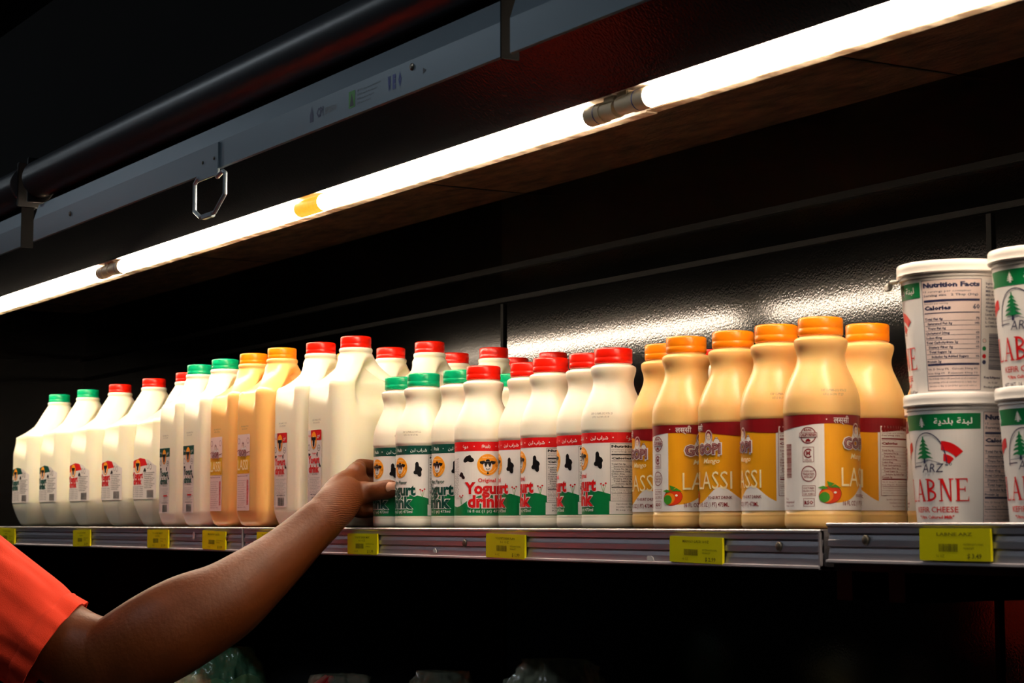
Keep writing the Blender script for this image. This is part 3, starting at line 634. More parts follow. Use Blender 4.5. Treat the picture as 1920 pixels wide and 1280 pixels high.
# pull tab on a lid
bm = bmesh.new(); box(bm, -.009, .009, -.0555, -.047, .0945, .0965, .0007); box(bm, -.009, -.002, -.058, -.052, .0895, .0955, .0009)
for v in bm.verts: v.co.z += .15*(v.co.y+.047)
TTAB = mesh_of(bm, 'pull_tab', TUBP, 35)
TP = .1056
CA = atan2
def tub(X, Y, lev, u0, lb, tab=False):
    t = thing('labne_tub', (WX(X), WY(Y), ST+.0004+lev*TP), lb, 'tub', turn(X, Y, u0, 41.8), 'white labne tubs stacked at the right')
    link('tub_body', TB, None, t); link('lid', TL, None, t); link('label', TLAB, None, t)
    if tab: o = link('pull_tab', TTAB, None, t); o.rotation_euler = (0, 0, u0/41.8-radians(83))
TX, TY = -1.195, 1.141
tub(TX, TY, 0, 0, 'bottom labne tub of the left front stack, cedar tree and red lettering facing front')
tub(TX-.002, TY-.003, 1, 41.5, 'top labne tub of the left front stack, nutrition facts and pull tab showing', True)
tub(TX+.101, TY+.002, 0, -4, 'bottom labne tub of the right front stack, cut by the right edge')
tub(TX+.101, TY-.002, 1, -3, 'top labne tub of the right front stack, cedar tree at the right edge')
tub(TX-.1005, TY+.0915, 0, 10, 'back labne tub peeking out left of the front stack, beside the mango bottles')
tub(TX+.006, TY+.104, 0, -14, 'labne tub at the bottom behind the left front stack')
tub(TX+.006, TY+.104, 1, -21, 'labne tub on top of the back stack, a red L showing between the front tubs')

# ------------------------------------------------------------------ shelves with price rails
LIPY = WY(1.068)
def rail_profile():
    y = LIPY; z = ST; P = [(y+.010, z), (y+.0008, z), (y, z-.0008), (y, z-.0022), (y+.0015, z-.003)]
    zz = z-.003
    for d in (.0, .0022, 0, .0022, 0.0008):
        P += [(y+.0018+d, zz-.0004), (y+.0018+d*.4, zz-.0052)]; zz -= .0054
    P += [(y+.0015, z-.0298), (y-.0006, z-.0305), (y-.0008, z-.0322), (y+.0006, z-.0330), (y+.014, z-.0330), (y+.014, z-.0310), (y+.004, z-.0305), (y+.004, z-.0015), (y+.010, z-.0015)]
    return P
def px_x(px, Y):   # world x where pixel column px meets the vertical plane at camera-relative Y
    d = FW+RT*(px-960)/FPX; return CAM.x+d.x*Y/d.y
def px_z(px, py, Y):
    d = FW+RT*(px-960)/FPX+UP*(640-py)/FPX; return CAM.z+d.z*Y/d.y
def shelf(x0, x1, dz, lb, screws):
    t = thing('display_shelf', ((x0+x1)/2, LIPY+.2, ST), lb, 'shelf'); cx, cy, cz = t.location
    def loc(o): o.location = (-cx, -cy, -cz); return o
    bm = bmesh.new(); box(bm, x0+.002, x1-.002, LIPY+.012, WY(1.655), ST-.022, ST, .001); box(bm, x0+.002, x1-.002, LIPY+.012, LIPY+.03, ST-.034, ST-.021)
    for k in range(2): box(bm, x0+.02+k*(x1-x0-.06), x0+.04+k*(x1-x0-.06), LIPY+.05, WY(1.655), ST-.06, ST-.021)
    loc(fin(bm, 'shelf_deck', DARKM, t))
    bm = bmesh.new(); prism_x(bm, [(y, z+dz) for y, z in rail_profile()], x0+.0008, x1-.0008)
    box(bm, x1-.0028, x1-.0008, LIPY-.0006, LIPY+.014, ST-.033+dz, ST+dz-.001); r = loc(fin(bm, 'price_rail', ALU, t))
    for px, py in screws:
        X = px_x(px, 1.066); Z = px_z(px, py, 1.066); bm = bmesh.new()
        lathe(bm, [(.0042, 0), (.0044, .0008), (.0034, .002), (.0015, .0026)], 20)
        for v in bm.verts: v.co = Vector((v.co.x, -v.co.z, v.co.y))
        s = fin(bm, 'screw', SCREWM, r, True, 30); s.location = (X, LIPY+.0022, Z)
XA = px_x(459.5, 1.068); XB = px_x(1534, 1.068); XC = px_x(1539, 1.066)
shelf(XB-3.66, XA, 0, 'long black shelf with silver price rail under the white gallon and orange jugs at left', [(425, 1008)])
shelf(XA, XB, 0, 'middle black shelf with silver price rail under the small yogurt and lassi bottles', [(867, 1018), (1450, 1024)])
shelf(XC, XC+.95, .0055, 'right black shelf with a slightly higher silver price rail under the labne tubs', [(1611, 1012)])
# worn paper bits left on the rails
def scrap(px, py, w, h, lb):
    X, Z = px_x(px, 1.066), px_z(px, py, 1.066); bm = bmesh.new(); n = 9; P = []
    for k in range(n): a = 2*pi*k/n; q = random.uniform(.6, 1.1); P.append((X+w*q*cos(a)/2, Z+h*q*sin(a)/2))
    A_ = [bm.verts.new((x, LIPY+.0014, z)) for x, z in P]; B_ = [bm.verts.new((x, LIPY+.0008, z)) for x, z in P]
    bm.faces.new(A_); bm.faces.new(B_)
    for k in range(n): bm.faces.new((A_[k], A_[(k+1) % n], B_[(k+1) % n], B_[k]))
    tag(fin(bm, 'torn_sticker', mat('old_paper', (205, 200, 196), .7)), lb, 'sticker', 'torn sticker remains on the price rails')
scrap(812, 1032, .011, .007, 'pale torn sticker remnant low on the rail under the bottle with the full cow badge')
scrap(1212, 1047, .015, .006, 'pale torn sticker remnant just left of the 2.99 price tag')
scrap(365, 1003, .010, .014, 'pale torn sticker streak left of the price tag nearest the left rail end')
# price tags
def price_tag(px0, px1, py0, py1, lines, price, tilt, lb, edge=0):
    Y = 1.0655; X0, X1 = px_x(px0, Y), px_x(px1, Y); pm = (px0+px1)/2; Z1, Z0 = px_z(pm, py0, Y), px_z(pm, py1, Y)
    W, H = (X1-X0)*1000, (Z1-Z0)*1000; A = Art(); rr = random.Random(int(px0))
    A.rrect(-W/2, W/2, -H/2, H/2, 1.4, 'yellow', 1)
    A.text(lines[0], 0, H*.27, 2.4, 'ygreen', 2, w=W*.5, align='c', off=.01)
    if lines[1]: A.text(lines[1], -1, H*.12, 2.2, 'ygreen', 2, w=W*.22, align='c')
    A.barcode(-W*.22, W*.05, -H*.22, H*.02, 'ygreen', 2, int(px0)); A.text('INTERNATIONAL', W*.13, -H*.03, 1.7, 'ygreen', 2, w=W*.28); A.text('MARKET', W*.13, -H*.15, 1.6, 'ygreen', 2, w=W*.15)
    A.text(lines[2], -W*.2, -H*.4, 2.2, 'ygreen', 2, w=W*.11, align='c'); A.text(price, W*.38, -H*.42, 3.6, 'ygreen', 2, w=W*.2, align='r', off=.02)
    t = thing('price_tag', ((X0+X1)/2, LIPY-.0002, (Z0+Z1)/2), lb, 'price tag', 0, 'yellow price tags on the rails'); t.rotation_euler = (0, radians(tilt), 0)
    def wr(u, v, o): return Vector((u*.001, -o-.0008-.0012*max(0, (abs(u)/(W/2))-.75), v*.001))
    A.build('printed_face', wr, t, step=4)
    bm = bmesh.new(); box(bm, -W/2000, W/2000, -.00085, .0016, -H/2000, H/2000); fin(bm, 'backing', I['yellow'], t)
price_tag(5, 34, 990, 1019, ('YOGURT DRINK', 'GAL', '1 GAL'), '$ 6.99', 1, 'farthest yellow price tag, at the left edge of the picture')
price_tag(143, 174, 993, 1024, ('YOGURT DRINK', 'GAL', '1 GAL'), '$ 6.99', -1, 'yellow price tag under the second and third gallon jugs')
price_tag(281, 319, 993, 1027, ('YOGURT MINT', '1/2 GAL', '64 OZ'), '$ 3.99', 0, 'yellow price tag under the last gallon jug')
price_tag(383, 425, 995, 1030, ('MANGO LASSI', '', '64 OZ'), '$ 5.99', 1, 'yellow price tag near the right end of the left shelf rail')
price_tag(484, 522, 997, 1029, ('YOGURT DRINK', '', '64 OZ'), '$ 3.99', 0, 'yellow price tag mostly hidden behind the forearm')
price_tag(653, 707, 1000, 1039, ('YOGURT DRINK MINT', '16 OZ', '16 OZ'), '$ 1.99', 0, 'yellow price tag under the hand and the gripped bottle')
price_tag(910, 981, 1001, 1046, ('YOGURT DRINK PLAIN', '16 OZ', '16 OZ'), '$ 1.99', 1, 'yellow price tag marked 1.99 between two screws of the middle rail')
price_tag(1251, 1348, 1006, 1055, ('MANGO LASSI 16OZ', '', '16 OZ'), '$ 2.99', 1, 'yellow price tag marked 2.99 under the small mango lassi bottles')
price_tag(1715, 1846, 990, 1051, ('LABNE ARZ', '', '16 OZ'), '$ 3.49', 0, 'largest looking yellow price tag, under the labne tubs')

# ------------------------------------------------------------------ case walls, canopy, room
CZ = CAM.z
def zc(h): return CZ+h
def hs(s, y): return s*y/.847          # height above the lens of an image slope s at depth y
CTOP = hs(.273, 1.66)
WALLY = WY(1.66)
def struct(name, bm, m): 
    o = fin(bm, name, m); o['kind'] = 'structure'; return o
XS = px_x(941, 1.66)
bm = bmesh.new(); box(bm, XS, 3.2, WALLY, WALLY+.03, .0, zc(CTOP)); struct('wall_back', bm, WALLM)
bm = bmesh.new(); box(bm, -2.9, XS, WALLY, WALLY+.03, .0, zc(CTOP)); struct('wall_back', bm, mat('dull_black_wall', (2, 2, 2), .12, spec=.06, bump=.00006, bscale=380))
bm = bmesh.new(); box(bm, -2.93, -2.9, WY(1.10), WALLY+.03, 0, zc(CTOP)); struct('wall_left', bm, BLACKP)
bm = bmesh.new(); box(bm, -9, 7, -5.0, WALLY+.6, -.04, 0); struct('floor', bm, mat('floor_tile', (70, 68, 66), .5))
bm = bmesh.new(); box(bm, -9, 7, -5.0, WALLY+.6, 3.0, 3.04); struct('ceiling', bm, mat('dark_ceiling', (26, 27, 30), .9))
bm = bmesh.new(); box(bm, -9, 7, WALLY+.57, WALLY+.6, 0, 3.0); struct('wall_rear', bm, mat('dark_store_wall', (16, 16, 17), .8))
bm = bmesh.new(); box(bm, -9, 7, -5.03, -5.0, 0, 3.0); struct('wall_front', bm, mat('store_wall', (60, 58, 60), .8))
# ledges / trims on the back wall
def trim(n, h0, h1, dy, m=BLACKP):
    bm = bmesh.new(); box(bm, -2.9, 3.2, WALLY-dy, WALLY+.001, zc(h0), zc(h1), .001); struct('trim_%d' % n, bm, m)
TRM = mat('satin_black_trim', (2, 2, 2), .55, spec=.12)
trim(1, hs(.186, 1.65), hs(.190, 1.65), .006, TRM); trim(2, hs(.212, 1.65), hs(.217, 1.65), .010, TRM)
n = 3
for px in (940, 362, 1857):
    X = px_x(px, 1.655); bm = bmesh.new(); box(bm, X-.004, X+.004, WALLY-.004, WALLY+.001, .7, zc(hs(.185, 1.65))); struct('trim_%d' % n, bm, TRM); n += 1
# canopy: one thing with soffit, fascia and top box
can = thing('case_canopy', (0, WY(1.3), zc(.5)), 'black metal canopy above the shelf with rusty underside and glossy slanted front', 'canopy')
def cl(o): o.location = -can.location; return o
bm = bmesh.new(); box(bm, -2.9, 3.2, WY(1.095), WALLY+.03, zc(CTOP), zc(CTOP+.02)); cl(fin(bm, 'soffit', RUST, can))
for k in range(5): 
    X = px_x(1480, 1.4)+(k-3)*1.0; bm = bmesh.new(); box(bm, X-.003, X+.003, WY(1.10), WALLY-.001, zc(CTOP-.0008), zc(CTOP+.0005)); cl(fin(bm, 'seam', DARKM, can))
FASC = mat('glossy_black_fascia', (8, 8, 9), .16, spec=.12, bump=.00022, bscale=300, bdetail=1)
F0, F1 = hs(.3325, 1.019), hs(.452, .93)
bm = bmesh.new(); prism_x(bm, [(WY(1.019), zc(F0)), (WY(.93), zc(F1)), (WY(.932), zc(F1+.003)), (WY(1.0215), zc(F0+.002))], -2.9, 3.2); cl(fin(bm, 'fascia', FASC, can))
bm = bmesh.new(); prism_x(bm, [(WY(.932), zc(F1+.0031)), (WY(.932), zc(.80)), (WY(1.69), zc(.80)), (WY(1.69), zc(CTOP+.0201)), (WY(1.09), zc(CTOP+.0201)), (WY(1.09), zc(F0+.055)), (WY(1.0235), zc(F0+.055)), (WY(1.0235), zc(F0+.003))], -2.9, 3.2); cl(fin(bm, 'housing', mat('matte_black_paint', (5, 5, 5), .9, spec=.15), can))

# fluorescent fixtures
TH, TYY, TR = hs(.3195, 1.034), 1.034, .0098
def fixture(x0, x1, lb, dz=0., tape=None):
    t = thing('tube_light', ((x0+x1)/2, WY(TYY), zc(TH)), lb, 'light', group='fluorescent tube lights along the canopy'); c = Vector(t.location)
    def L(o): o.location = -c; return o
    z = zc(TH)+dz; y = WY(TYY)
    bm = bmesh.new(); P = [(WY(1.0245), z+.0175), (WY(1.0245), z+.0115), (WY(1.060), z+.0115), (WY(1.0655), z+.006), (WY(1.0675), z+.0058), (WY(1.0675), z+.0175)]
    prism_x(bm, P, x0, x1); prism_x(bm, [(WY(1.0245), z+.0175), (WY(1.0245), z+.04), (WY(1.0675), z+.04), (WY(1.0675), z+.0175)], x0, x1)
    ch = L(fin(bm, 'channel', CHAN, t))
    bm = bmesh.new(); prism_x(bm, [(WY(1.0630), z+.0062), (WY(1.0640), z-.0008), (WY(1.0655), z-.0012), (WY(1.0765), z-.0012), (WY(1.0765), z+.0002), (WY(1.0680), z+.0002), (WY(1.0690), z+.0177), (WY(1.0677), z+.0177)], x0, x1); fin(bm, 'reflector_lip', CHAND, ch)
    a, b = x0+.036, x1-.036
    bm = bmesh.new(); cyl(bm, (a, y, z), (b, y, z), TR, 20, caps=True); L(fin(bm, 'fluorescent_tube', TUBEM, t, True, 40))
    for s, e in ((a, -1), (b, 1)):
        bm = bmesh.new(); cyl(bm, (s-.012 if e < 0 else s-.014, y, z), (s+.014 if e < 0 else s+.012, y, z), TR+.0003, 20); cyl(bm, (s+e*.012, y, z), (s+e*.0335, y, z), TR*.93, 20); box(bm, min(s+e*.016, s+e*.0335), max(s+e*.016, s+e*.0335), y-.006, y+.006, z, z+.013, .001)
        k = L(fin(bm, 'socket', ENDC, t, True, 40))
        bm = bmesh.new(); cyl(bm, (s+e*.003-.0006, y, z), (s+e*.003+.0006, y, z), TR+.0005, 20); fin(bm, 'socket_band', I['blue'], k)
    if tape:
        bm = bmesh.new(); cyl(bm, (tape[0], y, z), (tape[1], y, z), TR+.0004, 20, caps=False); q = L(fin(bm, 'tape_band', TUBEB, t, True)); q['label'] = 'orange brown band around the tube'
XJ1 = px_x(1165, TYY); XJ2 = px_x(208, TYY)
fixture(XJ1, XJ1+1.22, 'nearest glowing fluorescent tube, running out of the picture at the top right', .0012)
fixture(XJ2, XJ1, 'middle glowing fluorescent tube with an orange tape band, between the two sockets', 0, (px_x(562, TYY), px_x(606, TYY)))
fixture(XJ2-1.2, XJ2, 'farthest glowing fluorescent tube at the left edge', 0)

# night curtain units: roller, pull bar, handle
BY = .85
def hz(s, Y=BY): return CZ+s*Y*1.0  # helper
def curtain(px0, px1, lb, handle=None, full=True):
    xa, xb = px_x(px0, BY), px_x(px1, BY); t = thing('night_curtain', ((xa+xb)/2, WY(BY), zc(.42)), lb, 'curtain', group='rolled night curtains under the ceiling edge'); c = Vector(t.location)
    def L(o): o.location = -c; return o
    K = 1/.847; z0, z1, z2 = zc(.395*BY*K), zc(.425*BY*K), zc(.447*BY*K); y = WY(BY)
    bm = bmesh.new(); prism_x(bm, [(y, z0), (y-.001, z0-.0012), (y-.003, z0), (y-.003, z1), (y+.004, z2), (y+.012, z2+.002), (y+.012, z2), (y+.006, z2-.004), (y, z1-.001)], xa, xb); bar = L(fin(bm, 'pull_bar', GBAR, t))
    bm = bmesh.new(); zr = zc(.484*(BY+.0)*K); lathe(bm, [(.0255, 0), (.0265, .001), (.0265, (xb-xa)-.001), (.0255, (xb-xa))], 40)
    R0 = Matrix.Rotation(pi/2, 4, 'Y')
    for v in bm.verts: v.co = R0 @ v.co; v.co += Vector((xa, y+.005, zr))
    L(fin(bm, 'roller', ROLL, t, True, 40))
    bm = bmesh.new(); prism_x(bm, [(y+.0125, z2-.001), (y+.0345, zr-.004), (y+.0345, zr+.012), (y+.0355, zr+.012), (y+.0355, zr-.004), (y+.0135, z2-.001)], xa+.001, xb-.001); L(fin(bm, 'fabric_light_block', ROLL, t))  # fabric flap added to block tube light from the roller
    bm = bmesh.new(); 
    for xe in (xa-.006, xb+.002): bm = bmesh.new(); box(bm, xe, xe+.004, y-.012, y+.06, z2+.004, zr+.03, .001); L(fin(bm, 'end_bracket', DARKM, t))
    bm = bmesh.new(); box(bm, xb+.0001, xb+.002, y-.0045, y+.0135, z0-.002, z2+.0035); L(fin(bm, 'bar_end_blackout', mat('matte_black_paint', (5, 5, 5), .9, spec=.15), t))  # black plate added over the bar end to hide tube light on it
    if full:
        A = Art(); B2 = Art(); C2 = Art()
        mm = 1000*(xb-xa)
        def at_x(px): return (px_x(px, BY)-xa)*1000
        h = (z1-z0)*1000
        u = at_x(585); A.poly([(u-3, h*.3), (u+5, h*.3), (u+5, h*.55), (u+1, h*.85), (u-3, h*.55)], 'navy', 1)
        A.text('CPI', at_x(595), h*.4, h*.3, 'navy', 1, w=at_x(608)-at_x(595), off=.05); A.text('REFRIGERATION', at_x(611), h*.4, h*.22, 'grey', 1, w=at_x(632)-at_x(611))
        B2.poly([(at_x(656), h*.25), (at_x(668), h*.25), (at_x(668), h*.8), (at_x(656), h*.8)], 'leaf', 1); B2.poly([(at_x(658), h*.3), (at_x(666), h*.3), (at_x(662), h*.72)], 'black', 2)
        for i in range(4): B2.text('CAUTION: release the cover slowly and hold', at_x(672), h*(.7-i*.14), h*.07, 'black', 1, w=at_x(716-i*6)-at_x(672))
        for q, ch in ((733, 'W'), (742, 'E'), (753, 'O')): C2.text(ch, at_x(q), h*.35, h*.4, 'blue', 1, w=at_x(q+6)-at_x(q), align='c', off=.08)
        C2.poly([(at_x(797), h*.6), (at_x(803), h*.5), (at_x(797), h*.4)], 'black', 1)
        for nm, Q in (('maker_mark', A), ('warning_text', B2), ('approval_mark', C2)): o = Q.build(nm, lambda a, b, q: Vector((xa+a*.001, y-.0031-q, z0+b*.001)), None, step=30); o.parent = bar
        for px, py in ((776, 127), (44+87, 403)):
            X, Z = px_x(px, BY), px_z(px, py, BY); bm = bmesh.new(); lathe(bm, [(.0035, 0), (.0035, .0008), (.002, .002)], 16)
            for v in bm.verts: v.co = Vector((v.co.x, -v.co.z, v.co.y))+Vector((X, y-.003, Z))
            fin(bm, 'screw', SCREWM, bar, True, 30)
    if handle:
        X = px_x(400, BY); hw = .019
        bm = bmesh.new(); zt = z0+.012; zb = px_z(395, 404, BY); xs = px_x(369, BY), px_x(426, BY); hw = (xs[1]-xs[0])/2; X = (xs[0]+xs[1])/2
        zq = px_z(424, 322, BY); pts = [Vector((X-hw*.8, y-.005, z0-.004)), Vector((X-hw, y-.005, z0-.009)), Vector((X-hw, y-.005, zb+.009)), Vector((X-hw*.6, y-.005, zb)), Vector((X+hw*.35, y-.005, zb)), Vector((X+hw, y-.005, zb+.017)), Vector((X+hw, y-.005, zq-.003)), Vector((X+hw*.85, y-.005, zq)), Vector((X+hw*.5, y-.005, zq-.004))]
        for p, q in zip(pts, pts[1:]): cyl(bm, p, q, .0024, 12)
        for p in pts: bmesh.ops.create_uvsphere(bm, u_segments=12, v_segments=8, radius=.00245, matrix=Matrix.Translation(p))
        box(bm, X-hw*.85, X+hw*.55, y-.0055, y-.0030, z0-.008, z1-.001, .0006); box(bm, X-hw*.4, X+hw*.25, y-.008, y-.002, zb-.004, zb+.0015, .0008)
        hd = L(fin(bm, 'handle', GBAR, t, True, 30))
        for dx in (-.45, .3):
            bm = bmesh.new(); lathe(bm, [(.002, 0), (.002, .0006), (.001, .0012)], 12)
            for v in bm.verts: v.co = Vector((v.co.x, -v.co.z, v.co.y))+Vector((X+hw*dx, y-.0055, z0+.012))
            fin(bm, 'rivet', SCREWM, hd)
curtain(62, 946, 'middle rolled night curtain with grey pull bar, printed marks and hanging loop handle', True)
curtain(-330, 40, 'far rolled night curtain at the left edge', full=False)
curtain(962, 2300, 'near rolled night curtain, only its bar corner showing at the top', full=False)

# store ceiling lamps over the aisle
for i, (x, y) in enumerate(((-6.6, -1.6), (-3.2, -1.6), (.2, -1.6), (3.6, -1.6))):
    t = thing('ceiling_lamp', (x, y, 2.9), 'long cool white ceiling lamp above the aisle', 'light', group='ceiling lamps above the aisle')
    bm = bmesh.new(); box(bm, -.65, .65, -.10, .10, 0.012, .1); fin(bm, 'housing', CHAN, t); bm = bmesh.new(); box(bm, -.62, .62, -.08, .08, 0, .012); fin(bm, 'diffuser', LAMPM, t)
# ------------------------------------------------------------------ person reaching for the gripped bottle
def limb(bm, pts, sub=6, n=40, cap=True):
    """tapered tube; pts: (Vector, ra, rb); ra across the view, rb in depth"""
    raw = [(*p, a, b) for p, a, b in pts]; cm = catmull(raw, sub); P = [Vector(c[:3]) for c in cm]; R = [(max(c[3], .002), max(c[4], .002)) for c in cm]
    fr = []
    for i in range(len(P)):
        d = (P[min(i+1, len(P)-1)]-P[max(i-1, 0)]).normalized(); a = d.cross(FW)
        if a.length < .25: a = d.cross(UP)
        a.normalize(); fr.append((d, a, d.cross(a).normalized()))
    rings = []
    def ring(c, f, ra, rb): rings.append([bm.verts.new(c+f[1]*ra*cos(2*pi*k/n)+f[2]*rb*sin(2*pi*k/n)) for k in range(n)])
    m = lambda r: min(r)
    if cap:
        for t in (80, 60, 40, 20): ring(P[0]-fr[0][0]*m(R[0])*sin(radians(t)), fr[0], R[0][0]*cos(radians(t)), R[0][1]*cos(radians(t)))
    for c, f, r in zip(P, fr, R): ring(c, f, *r)
    if cap:
        for t in (20, 40, 60, 80): ring(P[-1]+fr[-1][0]*m(R[-1])*sin(radians(t)), fr[-1], R[-1][0]*cos(radians(t)), R[-1][1]*cos(radians(t)))
    for A_, B_ in zip(rings, rings[1:]):
        for k in range(n): bm.faces.new((A_[k], A_[(k+1) % n], B_[(k+1) % n], B_[k]))
    if cap: bm.faces.new(rings[0]); bm.faces.new(rings[-1])
    return rings
def ball(bm, c, r, sc=(1, 1, 1), rot=None):
    M = Matrix.Translation(c) @ (rot or Matrix.Identity(4)) @ Matrix.Diagonal((*sc, 1)); bmesh.ops.create_uvsphere(bm, u_segments=20, v_segments=14, radius=r, matrix=M)
def fuse(bm, name, m, parent, voxel, smooth=6):
    bmesh.ops.recalc_face_normals(bm, faces=bm.faces)
    me = bpy.data.meshes.new(name); bm.to_mesh(me); bm.free(); o = bpy.data.objects.new(name, me); COL.objects.link(o)
    r = o.modifiers.new('r', 'REMESH'); r.mode = 'VOXEL'; r.voxel_size = voxel; r.use_smooth_shade = True
    q = o.modifiers.new('s', 'SMOOTH'); q.iterations = smooth; q.factor = .5
    dg = bpy.context.evaluated_depsgraph_get(); dg.update(); nm = bpy.data.meshes.new_from_object(o.evaluated_get(dg)); bpy.data.objects.remove(o)
    nm.materials.clear(); nm.materials.append(m); nm.polygons.foreach_set('use_smooth', [True]*len(nm.polygons)); return link(name, nm, None, parent)
V = Vector
TXX, TYP = -.565, -.54                       # torso axis in world x, y
person = thing('person', (TXX, TYP, 0), 'person in a coral orange T-shirt reaching a bare right arm to the small green-capped bottle', 'person')
def pl(o): o.location = -person.location; return o
add_creases(SKIN, at(645, 955, 2.39), .034, .0026, .00035)
SHO = at(-190, 1005, 2.34)
bm = bmesh.new()
def S(px, py, Z, rpx, rd=None): r = rpx*Z/FPX; return (at(px, py, Z), r, rd if rd else r)
# upper arm, elbow, forearm, wrist
limb(bm, [(SHO, .052, .052), S(-60, 1085, 2.325, 80, .050), S(60, 1165, 2.31, 77, .046), S(140, 1220, 2.30, 79, .045), S(205, 1246, 2.28, 84, .043)])
limb(bm, [S(205, 1246, 2.28, 82, .043), S(285, 1201, 2.275, 89, .047), S(352, 1163, 2.285, 87, .046), S(420, 1128, 2.30, 76, .041), S(478, 1085, 2.325, 63.5, .035), S(528, 1044, 2.35, 53, .029), S(572, 1003, 2.372, 45.5, .024), S(606, 972, 2.385, 42, .021)])
# palm and heel of the hand
limb(bm, [S(606, 972, 2.385, 40, .020), S(632, 945, 2.40, 41, .019), S(655, 922, 2.42, 33, .017)])
limb(bm, [S(597, 958, 2.385, 21, .016), S(630, 916, 2.415, 22, .013), S(655, 899, 2.44, 21, .012), S(671, 889, 2.456, 18, .0105)])
limb(bm, [S(618, 988, 2.385, 22, .015), S(639, 963, 2.40, 19, .015), S(657, 943, 2.415, 18, .0145), S(676, 926, 2.424, 17.5, .0125)])
# thumb laid across the front of the bottle
limb(bm, [S(646, 938, 2.415, 23, .0150), S(675, 924.5, 2.424, 22.5, .0132), S(697, 921.5, 2.422, 18.6, .0112), S(712, 919, 2.415, 17.8, .0104), S(726, 917, 2.4115, 18.6, .0090), S(736, 916, 2.4085, 17.2, .0077), S(741, 916, 2.408, 14, .0062)], n=24)
# web between thumb and index finger
limb(bm, [S(640, 925, 2.42, 22, .012), S(662, 908, 2.44, 16, .010), S(683, 903, 2.452, 13, .008)])
# fingers curled behind the bottle
def on(x, y, z): return V((WX(x), WY(y), ST+z))
for z, r, ex in ((.072, .0088, 0), (.054, .0090, .004), (.036, .0086, .002), (.020, .0074, -.006)):
    limb(bm, [(at(650, 918, 2.43)*.55+on(-2.2245, 1.096, z)*.45, r*1.25, r*1.25), (on(-2.2245, 1.105, z), r*1.05, r*1.05), (on(-2.2230, 1.135, z), r, r), (on(-2.2135, 1.173, z), r*.98, r*.98), (on(-2.189+ex*.5, 1.1865, z-.001), r*.92, r*.92), (on(-2.170+ex, 1.1860, z-.002), r*.85, r*.85)], n=16)
ball(bm, at(668, 885, 2.452), .0125)
limb(bm, [S(640, 906, 2.43, 16, .010), S(668, 884, 2.455, 17, .011), (on(-2.2245, 1.110, .076), .0098, .0100), (on(-2.2225, 1.138, .073), .0092, .0092)], n=16)
# neck, head, trunk core, left arm
C0 = V((TXX, TYP, 0))
def T(x, y, z): return C0+V((x, y, z))
limb(bm, [(T(0, 0, 1.0), .11, .10), (T(0, 0, 1.2), .14, .10), (T(0, -.01, 1.32), .12, .075), (T(0, 0, 1.37), .055, .055), (T(0, .015, 1.45), .054, .054), (T(0, .03, 1.50), .06, .06)])
limb(bm, [(T(0, 0, 1.305), .06, .06), (SHO*.5+T(0, 0, 1.30)*.5, .056, .056), (SHO, .052, .052)])
ball(bm, T(0, .035, 1.565), .085, (.88, 1.12, 1.28)); ball(bm, T(0, .075, 1.50), .045, (1.05, .9, .8))
limb(bm, [(T(0, .125, 1.575), .006, .006), (T(0, .150, 1.545), .012, .012), (T(0, .140, 1.535), .014, .010)]); 
for sx in (-1, 1):
    ball(bm, T(.078*sx, .03, 1.555), .02, (.45, .8, 1.5)); ball(bm, T(.03*sx, .118, 1.598), .012, (1.6, .6, .6))
ball(bm, T(0, .128, 1.508), .014, (1.7, .6, .7))
limb(bm, [(T(-.16, -.01, 1.30), .052, .052), (T(-.19, -.01, 1.18), .048, .048), (T(-.20, -.005, 1.02), .042, .042), (T(-.205, .02, .88), .036, .036), (T(-.205, .05, .78), .026, .026), (T(-.20, .065, .73), .03, .02)])
for k in range(4): limb(bm, [(T(-.20, .045+.018*k, .72), .010, .010), (T(-.197, .05+.018*k, .67), .009, .009), (T(-.188, .052+.017*k, .635+.004*abs(k-1.5)), .0075, .0075)], n=12)
limb(bm, [(T(-.195, .085, .74), .012, .012), (T(-.185, .11, .70), .010, .010), (T(-.178, .115, .67), .008, .008)], n=12)
body = pl(fuse(bm, 'body', SKIN, person, .0020, 9))
# thumb nail
bm = bmesh.new(); nx, ny = 9, 7; g = []
tip, ux, uy = at(734.5, 914.0, 2.4009), (at(745, 915, 2.4030)-at(725, 914.5, 2.4015)).normalized(), None
nrm = -(FW.normalized()); uy = ux.cross(nrm).normalized()
for s_ in (0, 1):
    for j in range(ny):
        for i in range(nx):
            a, b = (i/(nx-1)*2-1), (j/(ny-1)*2-1); rr_ = sqrt(max(0, 1-.28*b*b)) if a > 0 else sqrt(max(0, 1-.5*b*b))
            g.append(bm.verts.new(tip+ux*a*.0072*rr_+uy*b*.0066*(1-.12*(a < -.8))+nrm*(-.0028*b*b-.0006*a*a-.0012*s_)))
for s_ in (0, 1):
    for j in range(ny-1):
        for i in range(nx-1): q = s_*nx*ny+j*nx+i; bm.faces.new((g[q], g[q+1], g[q+nx+1], g[q+nx]))
o = pl(fin(bm, 'thumb_nail', NAILM, person, True)); o['label'] = 'pale pink thumb nail'
for sx in (-1, 1):
    bm = bmesh.new(); ball(bm, T(.031*sx, .114, 1.575), .011); pl(fin(bm, 'eye', mat('eye_white', (220, 215, 210), .2), person, True))
bm = bmesh.new(); ball(bm, T(0, .018, 1.605), .088, (.95, 1.12, 1.08))
for v in bm.verts:
    if v.co.z < 1.60 and v.co.y > TYP+.05: v.co.y = TYP+.05
    v.co += V((noise.noise(v.co*60), noise.noise(v.co*60+V((3, 0, 0))), 0))*.003
pl(fin(bm, 'hair', mat('black_hair', (16, 13, 12), .8), person, True))
